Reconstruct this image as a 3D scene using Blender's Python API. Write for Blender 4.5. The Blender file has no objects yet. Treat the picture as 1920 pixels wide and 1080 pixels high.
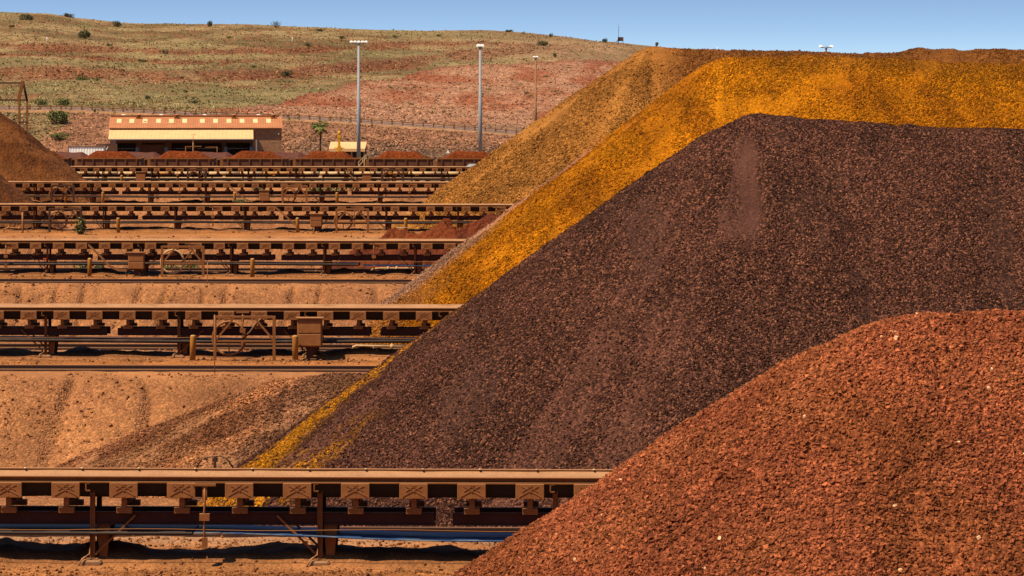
import bpy, math, random
import numpy as np
from mathutils import Vector, Matrix
random.seed(7); rng = np.random.default_rng(11)
R = math.radians
sc = bpy.context.scene
col = sc.collection
F = 6000.0; CZ = 12.5; TH = R(1.5); HOR = 160.0
SN, CS = math.sin(TH), math.cos(TH)

# ------------------------------------------------------------------ camera mapping (photo pixel -> world)
def PX(px, Y):
    u = (px-960)/F
    return Y/(CS+u*SN)*(-SN+u*CS)
def DEP(X, Y): return -X*SN + Y*CS
def PZ(py, px, Y):
    return CZ-(py-HOR)*DEP(PX(px, Y), Y)/F
def interp(x, pts):
    return np.interp(x, [p[0] for p in pts], [p[1] for p in pts])
def to_px(X, Y):
    d = DEP(X, Y); return 960+F*(X*CS+Y*SN)/d

# ------------------------------------------------------------------ numpy noise
def _h(ix, iy, s):
    n = (ix.astype(np.int64)*374761393 + iy.astype(np.int64)*668265263 + s*974634777) & 0xffffffff
    n = ((n ^ (n >> 13))*1274126177) & 0xffffffff
    return ((n ^ (n >> 16)) & 0xffff)/65535.0
def vnoise(x, y, s=0):
    x = np.asarray(x, float); y = np.asarray(y, float)
    ix = np.floor(x); iy = np.floor(y); fx = x-ix; fy = y-iy
    fx = fx*fx*(3-2*fx); fy = fy*fy*(3-2*fy)
    a = _h(ix, iy, s); b = _h(ix+1, iy, s); c = _h(ix, iy+1, s); d = _h(ix+1, iy+1, s)
    return (a*(1-fx)+b*fx)*(1-fy)+(c*(1-fx)+d*fx)*fy
def fbm(x, y, s=0, o=4):
    t = 0; a = .5; n = 0
    for k in range(o):
        t = t+a*vnoise(x*2**k+k*17.3, y*2**k-k*9.1, s+k); n += a; a *= .5
    return t/n
def sstep(a, b, x):
    t = np.clip((x-a)/(b-a), 0, 1); return t*t*(3-2*t)
def satur(c, k=1.22):
    c = np.asarray(c, float); l = (c[..., :3]*np.array([.3, .5, .2])).sum(-1, keepdims=True)
    o = c.copy(); o[..., :3] = np.maximum(l+(c[..., :3]-l)*k, .15*c[..., :3]); return o
def mixc(c1, c2, t):
    return c1*(1-t[..., None])+c2*t[..., None]

# ------------------------------------------------------------------ objects
def tag(o, label=None, cat=None, group=None, kind=None):
    if label: o['label'] = label
    if cat: o['category'] = cat
    if group: o['group'] = group
    if kind: o['kind'] = kind
    return o
def empty(name, loc, rz=0):
    o = bpy.data.objects.new(name, None); col.objects.link(o)
    o.location = loc; o.rotation_euler = (0, 0, rz); o.empty_display_size = .3
    return o
def thing(name, label, cat, loc=(0, 0, 0), rz=0, group=None):
    return tag(empty(name, loc, rz), label, cat, group)
def mesh_np(name, V, Fs, mat, colors=None, smooth=None, parent=None):
    """V (n,3); Fs list of int arrays (m,k)"""
    me = bpy.data.meshes.new(name)
    V = np.asarray(V, np.float32)
    me.vertices.add(len(V)); me.vertices.foreach_set('co', V.ravel())
    Fs = [np.asarray(f, np.int32) for f in Fs if len(f)]
    nl = sum(f.size for f in Fs); npoly = sum(len(f) for f in Fs)
    me.loops.add(nl); me.polygons.add(npoly)
    me.loops.foreach_set('vertex_index', np.concatenate([f.ravel() for f in Fs]))
    tot = np.concatenate([np.full(len(f), f.shape[1], np.int32) for f in Fs])
    st = np.concatenate([[0], np.cumsum(tot)[:-1]]).astype(np.int32)
    me.polygons.foreach_set('loop_start', st)
    if smooth is None: smooth = [True]*len(Fs)
    sm = np.concatenate([np.full(len(f), s, bool) for f, s in zip(Fs, smooth)])
    me.polygons.foreach_set('use_smooth', sm)
    if colors is not None:
        colors = satur(colors, 1.03 if 'spinifex' in name or 'hill' in name else 1.08 if name == 'ground' else 1.14)
        at = me.color_attributes.new('Col', 'FLOAT_COLOR', 'POINT')
        c = np.ones((len(V), 4), np.float32); c[:, :colors.shape[1]] = colors
        at.data.foreach_set('color', c.ravel())
    me.materials.append(mat)
    me.update(calc_edges=True); me.validate()
    o = bpy.data.objects.new(name, me); col.objects.link(o)
    if parent: o.parent = parent
    return o
class MB:
    def __init__(s): s.v = []; s.f = []; s.sm = []
    def add(s, vs, fs, smooth=False):
        b = len(s.v); s.v += [tuple(v) for v in vs]
        for f in fs: s.f.append([b+i for i in f]); s.sm.append(smooth)
        return s
    def box(s, x0, x1, y0, y1, z0, z1):
        vs = [(x, y, z) for x in (x0, x1) for y in (y0, y1) for z in (z0, z1)]
        return s.add(vs, [(0,1,3,2),(4,6,7,5),(0,4,5,1),(2,3,7,6),(0,2,6,4),(1,5,7,3)])
    def bbox(s, x0, x1, y0, y1, z0, z1, b=.01):
        # chamfered box along x/z front edges
        vs = []; fs = []
        def ring(y, i):
            return [(x0+i,y,z0+i+b),(x0+i+b,y,z0+i),(x1-i-b,y,z0+i),(x1-i,y,z0+i+b),(x1-i,y,z1-i-b),(x1-i-b,y,z1-i),(x0+i+b,y,z1-i),(x0+i,y,z1-i-b)]
        rs = [ring(y0, b), ring(y0+b, 0), ring(y1-b, 0), ring(y1, b)]
        for r in rs: vs += r
        fs.append(list(range(8))); fs.append(list(range(31, 23, -1)))
        for k in range(3):
            for j in range(8):
                fs.append((k*8+j, (k+1)*8+j, (k+1)*8+(j+1) % 8, k*8+(j+1) % 8))
        return s.add(vs, fs)
    def tube(s, pts, r, n=8, closed=False, r2=None, smooth=True):
        pts = [Vector(p) for p in pts]; m = len(pts); vs = []; fs = []
        for i, p in enumerate(pts):
            a = pts[(i-1) % m] if (closed or i > 0) else p
            b = pts[(i+1) % m] if (closed or i < m-1) else p
            t = (b-a).normalized()
            up = Vector((0, 0, 1)) if abs(t.z) < .95 else Vector((0, 1, 0))
            if closed: up = Vector((0, 1, 0)) if abs(t.y) < .95 else Vector((0, 0, 1))
            u = t.cross(up).normalized(); w = t.cross(u)
            rr = r if r2 is None else r+(r2-r)*i/(m-1)
            for k in range(n):
                an = 2*math.pi*(k+.5)/n
                vs.append(p+u*math.cos(an)*rr+w*math.sin(an)*rr)
        for i in range(m if closed else m-1):
            j = (i+1) % m
            for k in range(n):
                fs.append((i*n+k, i*n+(k+1) % n, j*n+(k+1) % n, j*n+k))
        s.add(vs, fs, smooth)
        if not closed:
            b = len(s.v)-len(vs)
            s.f.append([b+k for k in range(n-1, -1, -1)]); s.sm.append(False)
            s.f.append([b+(m-1)*n+k for k in range(n)]); s.sm.append(False)
        return s
    def bar(s, p, q, w, h=None, n=None):
        """square bar p->q"""
        h = h or w
        p = Vector(p); q = Vector(q); t = (q-p).normalized()
        up = Vector((0, 0, 1)) if abs(t.z) < .9 else Vector((0, 1, 0))
        u = t.cross(up).normalized()*w/2; v = u.cross(t).normalized()*h/2
        vs = [p-u-v, p+u-v, p+u+v, p-u+v, q-u-v, q+u-v, q+u+v, q-u+v]
        return s.add(vs, [(0,1,2,3),(7,6,5,4),(0,4,5,1),(1,5,6,2),(2,6,7,3),(3,7,4,0)])
    def lathe(s, prof, n=16, c=(0, 0, 0), smooth=True):
        vs = []; fs = []
        for r, z in prof:
            for k in range(n):
                a = 2*math.pi*k/n; vs.append((c[0]+r*math.cos(a), c[1]+r*math.sin(a), c[2]+z))
        for i in range(len(prof)-1):
            for k in range(n):
                fs.append((i*n+k, i*n+(k+1) % n, (i+1)*n+(k+1) % n, (i+1)*n+k))
        s.add(vs, fs, smooth)
        b = len(s.v)-len(vs)
        s.f.append([b+(len(prof)-1)*n+k for k in range(n)]); s.sm.append(False)
        s.f.append([b+k for k in range(n-1, -1, -1)]); s.sm.append(False)
        return s
    def build(s, name, mat, parent=None, loc=None):
        me = bpy.data.meshes.new(name); me.from_pydata([tuple(v) for v in s.v], [], s.f)
        me.polygons.foreach_set('use_smooth', s.sm); me.materials.append(mat); me.update()
        o = bpy.data.objects.new(name, me); col.objects.link(o)
        if parent: o.parent = parent
        if loc: o.location = loc
        return o
def link_copy(o, parent, loc=None):
    c = o.copy(); col.objects.link(c); c.parent = parent
    if loc is not None: c.location = loc
    return c
def copy_tree(o, parent=None):
    c = o.copy(); col.objects.link(c); c.parent = parent
    for ch in list(o.children): copy_tree(ch, c)
    return c

# ------------------------------------------------------------------ materials
def new_mat(name):
    m = bpy.data.materials.new(name); m.use_nodes = True
    nt = m.node_tree; nt.nodes.clear()
    out = nt.nodes.new('ShaderNodeOutputMaterial'); b = nt.nodes.new('ShaderNodeBsdfPrincipled')
    nt.links.new(b.outputs[0], out.inputs[0])
    return m, nt, b
def N(nt, t, **kw):
    n = nt.nodes.new(t)
    for k, v in kw.items():
        if k.startswith('i_'): n.inputs[k[2:].replace('_', ' ')].default_value = v
        else: setattr(n, k, v)
    return n
def tex_pos(nt):
    return N(nt, 'ShaderNodeNewGeometry').outputs['Position']
def mathn(nt, op, a, b=None, clamp=False):
    n = N(nt, 'ShaderNodeMath', operation=op); n.use_clamp = clamp
    for i, v in enumerate((a, b)):
        if v is None: continue
        if isinstance(v, (int, float)): n.inputs[i].default_value = v
        else: nt.links.new(v, n.inputs[i])
    return n.outputs[0]
def rangen(nt, v, a, b, c, d):
    n = N(nt, 'ShaderNodeMapRange'); nt.links.new(v, n.inputs[0])
    for i, k in enumerate((a, b, c, d)): n.inputs[i+1].default_value = k
    return n.outputs[0]
def scalec(nt, colr, f):
    n = N(nt, 'ShaderNodeVectorMath', operation='SCALE')
    nt.links.new(colr, n.inputs[0]); nt.links.new(f, n.inputs['Scale']); return n.outputs[0]
def mixn(nt, f, a, b):
    n = N(nt, 'ShaderNodeMix', data_type='RGBA')
    if isinstance(f, (int, float)): n.inputs[0].default_value = f
    else: nt.links.new(f, n.inputs[0])
    for i, v in ((6, a), (7, b)):
        if isinstance(v, tuple): n.inputs[i].default_value = (*v[:3], 1)
        else: nt.links.new(v, n.inputs[i])
    return n.outputs[2]

KA = .54
def ore_mat(name, grain, bump=1.0, var=.9, spec=.25, glint=0.0, lit_facets=0.0):
    """granular ore / dirt: tone per lump and lump relief; amount comes from alpha of Col"""
    m, nt, b = new_mat(name)
    at = N(nt, 'ShaderNodeVertexColor', layer_name='Col')
    pos = tex_pos(nt)
    nz = N(nt, 'ShaderNodeTexNoise', i_Scale=1.3/grain, i_Detail=2.0); nt.links.new(pos, nz.inputs['Vector'])
    wv = N(nt, 'ShaderNodeVectorMath', operation='MULTIPLY_ADD')
    nt.links.new(nz.outputs['Color'], wv.inputs[0]); wv.inputs[1].default_value = (grain*.6,)*3; nt.links.new(pos, wv.inputs[2])
    v1 = N(nt, 'ShaderNodeTexVoronoi', i_Scale=1/grain); nt.links.new(wv.outputs[0], v1.inputs['Vector'])
    v2 = N(nt, 'ShaderNodeTexVoronoi', i_Scale=.42/grain); nt.links.new(wv.outputs[0], v2.inputs['Vector'])
    sep = N(nt, 'ShaderNodeSeparateColor'); nt.links.new(v1.outputs['Color'], sep.inputs[0])
    sep2 = N(nt, 'ShaderNodeSeparateColor'); nt.links.new(v2.outputs['Color'], sep2.inputs[0])
    rough = at.outputs['Alpha']
    r1 = mathn(nt, 'POWER', sep.outputs[0], 1.5)
    tone = rangen(nt, r1, 0, 1, 1-var*.6, 1+var*1.15)
    tone2 = rangen(nt, sep2.outputs[0], 0, 1, .82, 1.18)
    t = mathn(nt, 'MULTIPLY', tone, tone2)
    big = N(nt, 'ShaderNodeTexNoise', i_Scale=.35, i_Detail=5.0); nt.links.new(pos, big.inputs['Vector'])
    t3 = rangen(nt, big.outputs[0], .3, .7, .78, 1.2)
    # fade tone variation where the material is fine
    tm = N(nt, 'ShaderNodeMix', data_type='FLOAT'); nt.links.new(rough, tm.inputs[0]); tm.inputs[2].default_value = 1.0
    nt.links.new(t, tm.inputs[3])
    tt = mathn(nt, 'MULTIPLY', mathn(nt, 'MULTIPLY', tm.outputs[0], t3), KA)
    c = scalec(nt, at.outputs['Color'], tt)
    if lit_facets:
        g = mathn(nt, 'MULTIPLY', rangen(nt, sep.outputs[1], 1-lit_facets, 1.0, 0, .8), rough)
        c = mixn(nt, g, c, (.29, .115, .062))  # random lumps coloured bright as sunlit facets
    if glint:
        g = mathn(nt, 'GREATER_THAN', sep.outputs[1], 1-glint)
        c = mixn(nt, g, c, (.6, .36, .2))
    nt.links.new(c, b.inputs['Base Color'])
    hh = mathn(nt, 'SUBTRACT', 1.0, v1.outputs['Distance'])
    h2 = mathn(nt, 'MULTIPLY', mathn(nt, 'SUBTRACT', 1.0, v2.outputs['Distance']), .8)
    h3 = mathn(nt, 'MULTIPLY', nz.outputs[0], .7)
    h = mathn(nt, 'ADD', mathn(nt, 'ADD', hh, h2), h3)
    h = mathn(nt, 'ADD', h, mathn(nt, 'MULTIPLY', sep.outputs[2], .6))
    bp = N(nt, 'ShaderNodeBump'); nt.links.new(h, bp.inputs['Height'])
    nt.links.new(mathn(nt, 'MULTIPLY', rangen(nt, rough, 0, 1, .25, 1), bump, True), bp.inputs['Strength'])
    bp.inputs['Distance'].default_value = grain*1.1
    nt.links.new(bp.outputs[0], b.inputs['Normal'])
    b.inputs['Roughness'].default_value = .9; b.inputs['Specular IOR Level'].default_value = .06
    return m
def paint(name, c1, c2=None, rough=.75, scale=2.5, bump=.15, metal=0, streak=0, spec=.3, dust=None, vari=.25):
    """weathered painted / dusty steel: two tones by noise, fine dirt, optional dust on faces that look up"""
    m, nt, b = new_mat(name)
    c2 = c2 or tuple(x*.6 for x in c1)
    if name not in ('white_paint', 'galvanised_steel', 'blue_drum'):
        c1 = tuple(satur(c1, 1.12)); c2 = tuple(satur(c2, 1.12)); dust = tuple(satur(dust, 1.1)) if dust else None
    pos = tex_pos(nt)
    mp = N(nt, 'ShaderNodeMapping'); nt.links.new(pos, mp.inputs[0])
    if streak: mp.inputs['Scale'].default_value = (1, 1, 1/streak)
    n1 = N(nt, 'ShaderNodeTexNoise', i_Scale=scale, i_Detail=8.0, i_Roughness=.65); nt.links.new(mp.outputs[0], n1.inputs['Vector'])
    n2 = N(nt, 'ShaderNodeTexNoise', i_Scale=scale*9, i_Detail=4.0); nt.links.new(pos, n2.inputs['Vector'])
    c = mixn(nt, rangen(nt, n1.outputs[0], .35, .68, 0, 1), c1, c2)
    c = scalec(nt, c, rangen(nt, n2.outputs[0], .25, .75, 1-vari, 1+vari))
    if dust:
        g = N(nt, 'ShaderNodeNewGeometry'); sp = N(nt, 'ShaderNodeSeparateXYZ'); nt.links.new(g.outputs['Normal'], sp.inputs[0])
        up = rangen(nt, sp.outputs[2], .3, .8, 0, .95)
        c = mixn(nt, up, c, dust)
    kk = N(nt, 'ShaderNodeValue'); kk.outputs[0].default_value = KA if 'white' not in name and 'sky' not in name else .9
    c = scalec(nt, c, kk.outputs[0])
    nt.links.new(c, b.inputs['Base Color'])
    b.inputs['Roughness'].default_value = rough; b.inputs['Metallic'].default_value = metal
    b.inputs['Specular IOR Level'].default_value = spec
    if bump:
        bp = N(nt, 'ShaderNodeBump'); nt.links.new(n2.outputs[0], bp.inputs['Height'])
        bp.inputs['Strength'].default_value = bump; bp.inputs['Distance'].default_value = .02
        nt.links.new(bp.outputs[0], b.inputs['Normal'])
    return m
DUST = (.50, .255, .125)
M = {}
M['dusty'] = paint('dusty_steel', (.35, .135, .042), (.26, .095, .028), scale=3, dust=DUST)
M['panel'] = paint('dusty_guard_panel', (.40, .165, .058), (.30, .115, .04), scale=4, dust=DUST, vari=.15)
M['beam'] = paint('red_oxide_beam', (.075, .016, .006), (.045, .011, .005), scale=2.5, dust=(.42, .2, .09))
M['steeldk'] = paint('dark_rusty_steel', (.10, .036, .016), (.06, .022, .010), scale=3, dust=(.42, .2, .09))
M['belt'] = paint('dusty_conveyor_belt', (.52, .285, .155), (.42, .225, .12), scale=1.2, bump=.3, vari=.12)
M['yellow'] = paint('dusty_yellow_paint', (.52, .25, .055), (.42, .18, .045), scale=5, dust=(.6, .33, .13))
M['box'] = paint('dusty_cabinet', (.42, .175, .065), (.30, .115, .04), scale=4, dust=DUST)
M['rail'] = paint('rail_steel', (.10, .055, .045), (.06, .03, .022), rough=.5, scale=6, dust=(.46, .24, .12))
M['galv'] = paint('galvanised_steel', (.40, .42, .45), (.32, .34, .37), rough=.6, scale=1.5)
M['white'] = paint('white_paint', (.86, .85, .83), (.74, .72, .68), scale=3, streak=5)
M['wood'] = paint('weathered_wood', (.36, .2, .1), (.27, .14, .07), scale=5, streak=8)
M['conc'] = paint('dusty_concrete', (.42, .23, .12), (.32, .16, .075), scale=5, bump=.6)
M['cream'] = paint('cream_pipe', (.80, .58, .34), (.60, .38, .18), scale=1.2)
M['awning'] = paint('cream_yellow_sheet', (.98, .62, .33), (.86, .52, .26), scale=.8, streak=6, vari=.08)
M['roof'] = paint('rust_orange_roof_sheet', (.58, .25, .12), (.46, .185, .085), scale=.7, vari=.12)
M['brown'] = paint('dark_brown_wall_sheet', (.16, .075, .045), (.12, .055, .035), scale=1)
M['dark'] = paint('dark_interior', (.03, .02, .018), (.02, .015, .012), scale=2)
M['sky_light'] = paint('translucent_sky_panel', (.72, .50, .30), (.6, .38, .2), scale=3, vari=.06)
M['blue'] = paint('blue_drum', (.18, .3, .5), (.12, .2, .35))
M['orangepaint'] = paint('bright_yellow_paint', (1.0, .50, .04), (.9, .42, .03))
M['wagon'] = paint('ore_wagon_paint', (.17, .06, .028), (.11, .04, .02), scale=1.5, streak=3, dust=(.40, .16, .07))
M['redtag'] = paint('red_switch', (.5, .06, .03), (.4, .05, .02))
M['chute'] = paint('orange_dusty_channel', (.42, .19, .07), (.3, .12, .045), dust=DUST)
M['tyre'] = paint('black_rubber', (.03, .03, .03), (.05, .04, .035))
M['glass'] = paint('dark_glass', (.04, .05, .06), (.06, .07, .08), rough=.15, bump=0, spec=.5)
M['cladding'] = None

# brick wall
def brick_mat():
    m, nt, b = new_mat('brown_block_wall')
    pos = tex_pos(nt); mp = N(nt, 'ShaderNodeMapping'); nt.links.new(pos, mp.inputs[0])
    mp.inputs['Rotation'].default_value = (R(90), 0, 0)
    br = N(nt, 'ShaderNodeTexBrick', i_Scale=2.2); nt.links.new(mp.outputs[0], br.inputs['Vector'])
    br.inputs['Color1'].default_value = (.30, .15, .075, 1); br.inputs['Color2'].default_value = (.21, .10, .05, 1)
    br.inputs['Mortar'].default_value = (.16, .085, .05, 1)
    n = N(nt, 'ShaderNodeTexNoise', i_Scale=3.0, i_Detail=8.0); nt.links.new(pos, n.inputs['Vector'])
    c = scalec(nt, br.outputs[0], rangen(nt, n.outputs[0], .3, .7, .7, 1.25))
    nt.links.new(c, b.inputs['Base Color']); b.inputs['Roughness'].default_value = .9
    return m
M['brick'] = brick_mat()
# return belt: smooth rubber, blue is sky reflection put into the colour, pale streaks along its run
def retbelt_mat(name, c1, c2):
    m, nt, b = new_mat(name)
    pos = tex_pos(nt); mp = N(nt, 'ShaderNodeMapping'); nt.links.new(pos, mp.inputs[0])
    mp.inputs['Scale'].default_value = (.35, 3.5, 1)
    n = N(nt, 'ShaderNodeTexNoise', i_Scale=1.6, i_Detail=3.0); nt.links.new(mp.outputs[0], n.inputs['Vector'])
    c = mixn(nt, rangen(nt, n.outputs[0], .56, .62, 0, 1), c1, c2)
    nt.links.new(c, b.inputs['Base Color']); b.inputs['Roughness'].default_value = .6; b.inputs['Specular IOR Level'].default_value = .15
    return m
M['retsheen'] = retbelt_mat('belt_sky_sheen', (.012, .04, .11), (.14, .15, .14))
M['retdark'] = retbelt_mat('dark_belt_underside', (.025, .015, .012), (.05, .03, .02))

def leaf_mat(name, c1, c2, scale=1.0):
    m, nt, b = new_mat(name)
    pos = tex_pos(nt)
    n = N(nt, 'ShaderNodeTexNoise', i_Scale=scale, i_Detail=4.0); nt.links.new(pos, n.inputs['Vector'])
    n2 = N(nt, 'ShaderNodeTexWhiteNoise'); g = N(nt, 'ShaderNodeNewGeometry')
    ri = rangen(nt, g.outputs['Random Per Island'], 0, 1, .65, 1.4)
    c = mixn(nt, rangen(nt, n.outputs[0], .35, .65, 0, 1), c1, c2)
    nt.links.new(scalec(nt, c, ri), b.inputs['Base Color'])
    b.inputs['Roughness'].default_value = .7; b.inputs['Specular IOR Level'].default_value = .2
    return m
M['leaf'] = leaf_mat('olive_bush_leaves', (.12, .115, .03), (.07, .085, .025))
M['leafdk'] = leaf_mat('dark_bush_leaves', (.085, .08, .03), (.05, .052, .02))
M['leafgr'] = leaf_mat('fresh_green_leaves', (.12, .16, .03), (.07, .11, .02))
M['palm'] = leaf_mat('palm_leaves', (.13, .17, .035), (.06, .10, .02))
M['palmdry'] = leaf_mat('dry_palm_leaves', (.38, .27, .09), (.26, .17, .06))
M['bark'] = paint('bark', (.14, .09, .06), (.08, .05, .035), scale=8, bump=.6)
def spin_mat():
    m, nt, b = new_mat('spinifex_grass')
    at = N(nt, 'ShaderNodeVertexColor', layer_name='Col')
    nt.links.new(at.outputs['Color'], b.inputs['Base Color'])
    b.inputs['Roughness'].default_value = .9; b.inputs['Specular IOR Level'].default_value = .1
    return m
M['spin'] = spin_mat()
M['rock'] = ore_mat('hill_rock', .5, .6, .3)

# ------------------------------------------------------------------ ground
YC = [83.7, 146.6, 209.5, 272.4, 335.3, 398.2]
S = 62.9
def ground_base(X, Y):
    """profile across the yard: conveyor berms (z 0) with stockpile pads (z -3) between them"""
    X = np.asarray(X, float); Y = np.asarray(Y, float)
    k = np.clip(np.round((Y-YC[0])/S), 0, 5)
    d = Y-(YC[0]+k*S)
    front = 9.3+.5*(fbm(X*.12, Y*0+3, 5)-.5)
    z = -3*sstep(front-.2, front+7.0, -d)
    zr = -3*sstep(5.5, 13, d)
    z = np.where(d < 0, z, zr)
    # behind the last berm: ground falls gently to the railway
    zz = -1.4*sstep(6, 40, Y-YC[5])
    z = np.where(Y > YC[5], zz, z)
    z = np.where(Y < YC[0]-S*.5, -3.0, z)
    return z, d, k
def ground_z(X, Y, detail=True):
    z, d, k = ground_base(X, Y)
    if detail:
        # erosion gullies down the front faces
        sl = sstep(9, 10.5, -d)*(1-sstep(16, 17.5, -d))*(Y < YC[5]+5)
        w = X+1.2*(fbm(X*.3, Y*.3, 21)-.5)
        g = np.abs(vnoise(w*.55, Y*.05, 23)-.5)*2
        z = z-sl*.42*np.clip(1-g*3.2, 0, 1)*sstep(.33, .55, fbm(X*.2, Y*.1, 27))-sl*.28*(fbm(X*.5, Y*.25, 25)-.5)-sl*.05*(fbm(X*3, Y*3, 28, 3)-.5)
        # spillage ridges under and beside each conveyor
        tren = (1-sstep(.6, 1.5, np.abs(d-.45)))*(Y < YC[5]+5)
        z = z+tren*(.16+.75*np.clip(fbm(X*.55, Y*.5, 31, 5)-.33, 0, 1))
        z = z+np.exp(-((d-2.6)/.7)**2)*.55*np.clip(fbm(X*.45, Y*.9, 33, 5)-.40, 0, 1)*(Y < YC[5]+5)
        z = z+np.exp(-((d+3.0)/1.0)**2)*.35*np.clip(fbm(X*.45, Y*.9, 37, 5)-.36, 0, 1)*(Y < YC[5])
        z = z+.09*(fbm(X*.9, Y*.9, 41, 4)-.5)
        # wheel tracks
        tr = np.exp(-((d+7.6)/.25)**2)+np.exp(-((d-4.3)/.3)**2)
        z = z-.05*tr
    return z
def build_ground():
    us = np.arange(-.24, .2401, 5/F)
    us = np.concatenate([[-60, -12, -3, -1, -.5, -.32], us, [.32, .5, 1, 3, 12, 60]])
    ys = [-1500, -400, -50, 20, 40, 55]; y = 62.0
    while y < 530:
        ys.append(y); y += .16*(y/80.0)**1.35
    ys += [560, 700, 1200, 2500, 6000]
    ys = np.array(ys); W = np.maximum(ys, 55.0)
    X = us[None, :]*W[:, None]-SN*ys[:, None]; Y = np.repeat(ys[:, None], len(us), 1)
    Z = ground_z(X, Y)
    zb, d, k = ground_base(X, Y)
    Z = np.where((Y > 520), -1.6-(Y > 550)*1.4, Z)
    # colours: pale compacted dust on the berms, browner pad and faces, orange fines by the tracks
    pale = np.array([.47, .215, .095]); brown = np.array([.35, .155, .075]); orange = np.array([.45, .18, .06]); shade_dk = np.array([.10, .036, .016])
    n = fbm(X*.25, Y*.25, 51, 5); n2 = fbm(X*1.2, Y*1.2, 55, 4)
    C = mixc(np.broadcast_to(pale, X.shape+(3,)), brown, sstep(.35, .65, n)*.5)
    C = mixc(C, np.broadcast_to(brown, C.shape), sstep(9, 11, -d)*.75*sstep(.25, .6, n2))
    C = mixc(C, np.broadcast_to(orange, C.shape), np.exp(-((d+3.8)/2.0)**2)*.8)
    C = mixc(C, np.broadcast_to(shade_dk, C.shape), np.clip(np.exp(-((d-.6)/1.3)**4)+np.exp(-((d+2.2)/1.0)**2)*.5*sstep(.4, .6, n2), 0, 1)*.9)  # conveyor shadow painted into the ground, plus dark spill in front
    C = mixc(C, np.broadcast_to(np.array([.40, .24, .15]), C.shape), sstep(2, 4, d)*(k < 5)*.7)
    tk = np.exp(-((d+7.75)/.13)**2)+np.exp(-((d+8.35)/.13)**2)+np.exp(-((d-3.4)/.14)**2)+np.exp(-((d-4.0)/.14)**2)
    C = mixc(C, np.broadcast_to(np.array([.54, .27, .12]), C.shape), np.clip(tk, 0, 1)*.45*(Y < YC[5]))
    far = sstep(425, 440, Y)
    C = mixc(C, np.broadcast_to(np.array([.52, .36, .2]), C.shape), far*.8)
    A = .3+.55*sstep(9, 10.5, -d)+.35*np.exp(-((d+2.3)/1.6)**2)
    A = A+.5*sstep(4.5, 6, d)
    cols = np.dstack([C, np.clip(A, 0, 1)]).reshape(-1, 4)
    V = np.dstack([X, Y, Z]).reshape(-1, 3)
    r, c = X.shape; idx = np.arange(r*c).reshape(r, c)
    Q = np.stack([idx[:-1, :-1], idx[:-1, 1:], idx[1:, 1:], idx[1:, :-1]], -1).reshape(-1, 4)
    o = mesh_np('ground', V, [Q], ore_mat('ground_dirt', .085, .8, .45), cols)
    tag(o, kind='structure')
build_ground()

# ------------------------------------------------------------------ rock scatter helper
OCT_V = np.array([[1,0,0],[-1,0,0],[0,1,0],[0,-1,0],[0,0,1],[0,0,-1]], float)
OCT_F = np.array([[0,2,4],[2,1,4],[1,3,4],[3,0,4],[2,0,5],[1,2,5],[3,1,5],[0,3,5]])
CUB_V = np.array([[x, y, z] for x in (-1, 1) for y in (-1, 1) for z in (-1, 1)], float)*.62
CUB_F = np.array([(0,1,3,2),(4,6,7,5),(0,4,5,1),(2,3,7,6),(0,2,6,4),(1,5,7,3)])
def rand_rot(n):
    q = rng.normal(size=(n, 4)); q /= np.linalg.norm(q, axis=1)[:, None]
    w, x, y, z = q.T
    return np.stack([1-2*(y*y+z*z), 2*(x*y-z*w), 2*(x*z+y*w), 2*(x*y+z*w), 1-2*(x*x+z*z), 2*(y*z-x*w),
                     2*(x*z-y*w), 2*(y*z+x*w), 1-2*(x*x+y*y)], -1).reshape(n, 3, 3)
def rocks_geo(P, size, colr, shape='oct'):
    n = len(P)
    bv, bf = (OCT_V, OCT_F) if shape == 'oct' else (CUB_V, CUB_F)
    L = bv[None]*(1+rng.uniform(-.35, .35, (n, len(bv), 3)))
    L = L*rng.uniform(.6, 1.25, (n, 1, 3))*size[:, None, None]
    L = np.einsum('nij,nkj->nki', rand_rot(n), L)
    V = (L+P[:, None, :]).reshape(-1, 3)
    Fc = (bf[None]+(np.arange(n)*len(bv))[:, None, None]).reshape(-1, bf.shape[1])
    C = np.repeat(colr, len(bv), 0)
    return V, Fc, C

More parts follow.
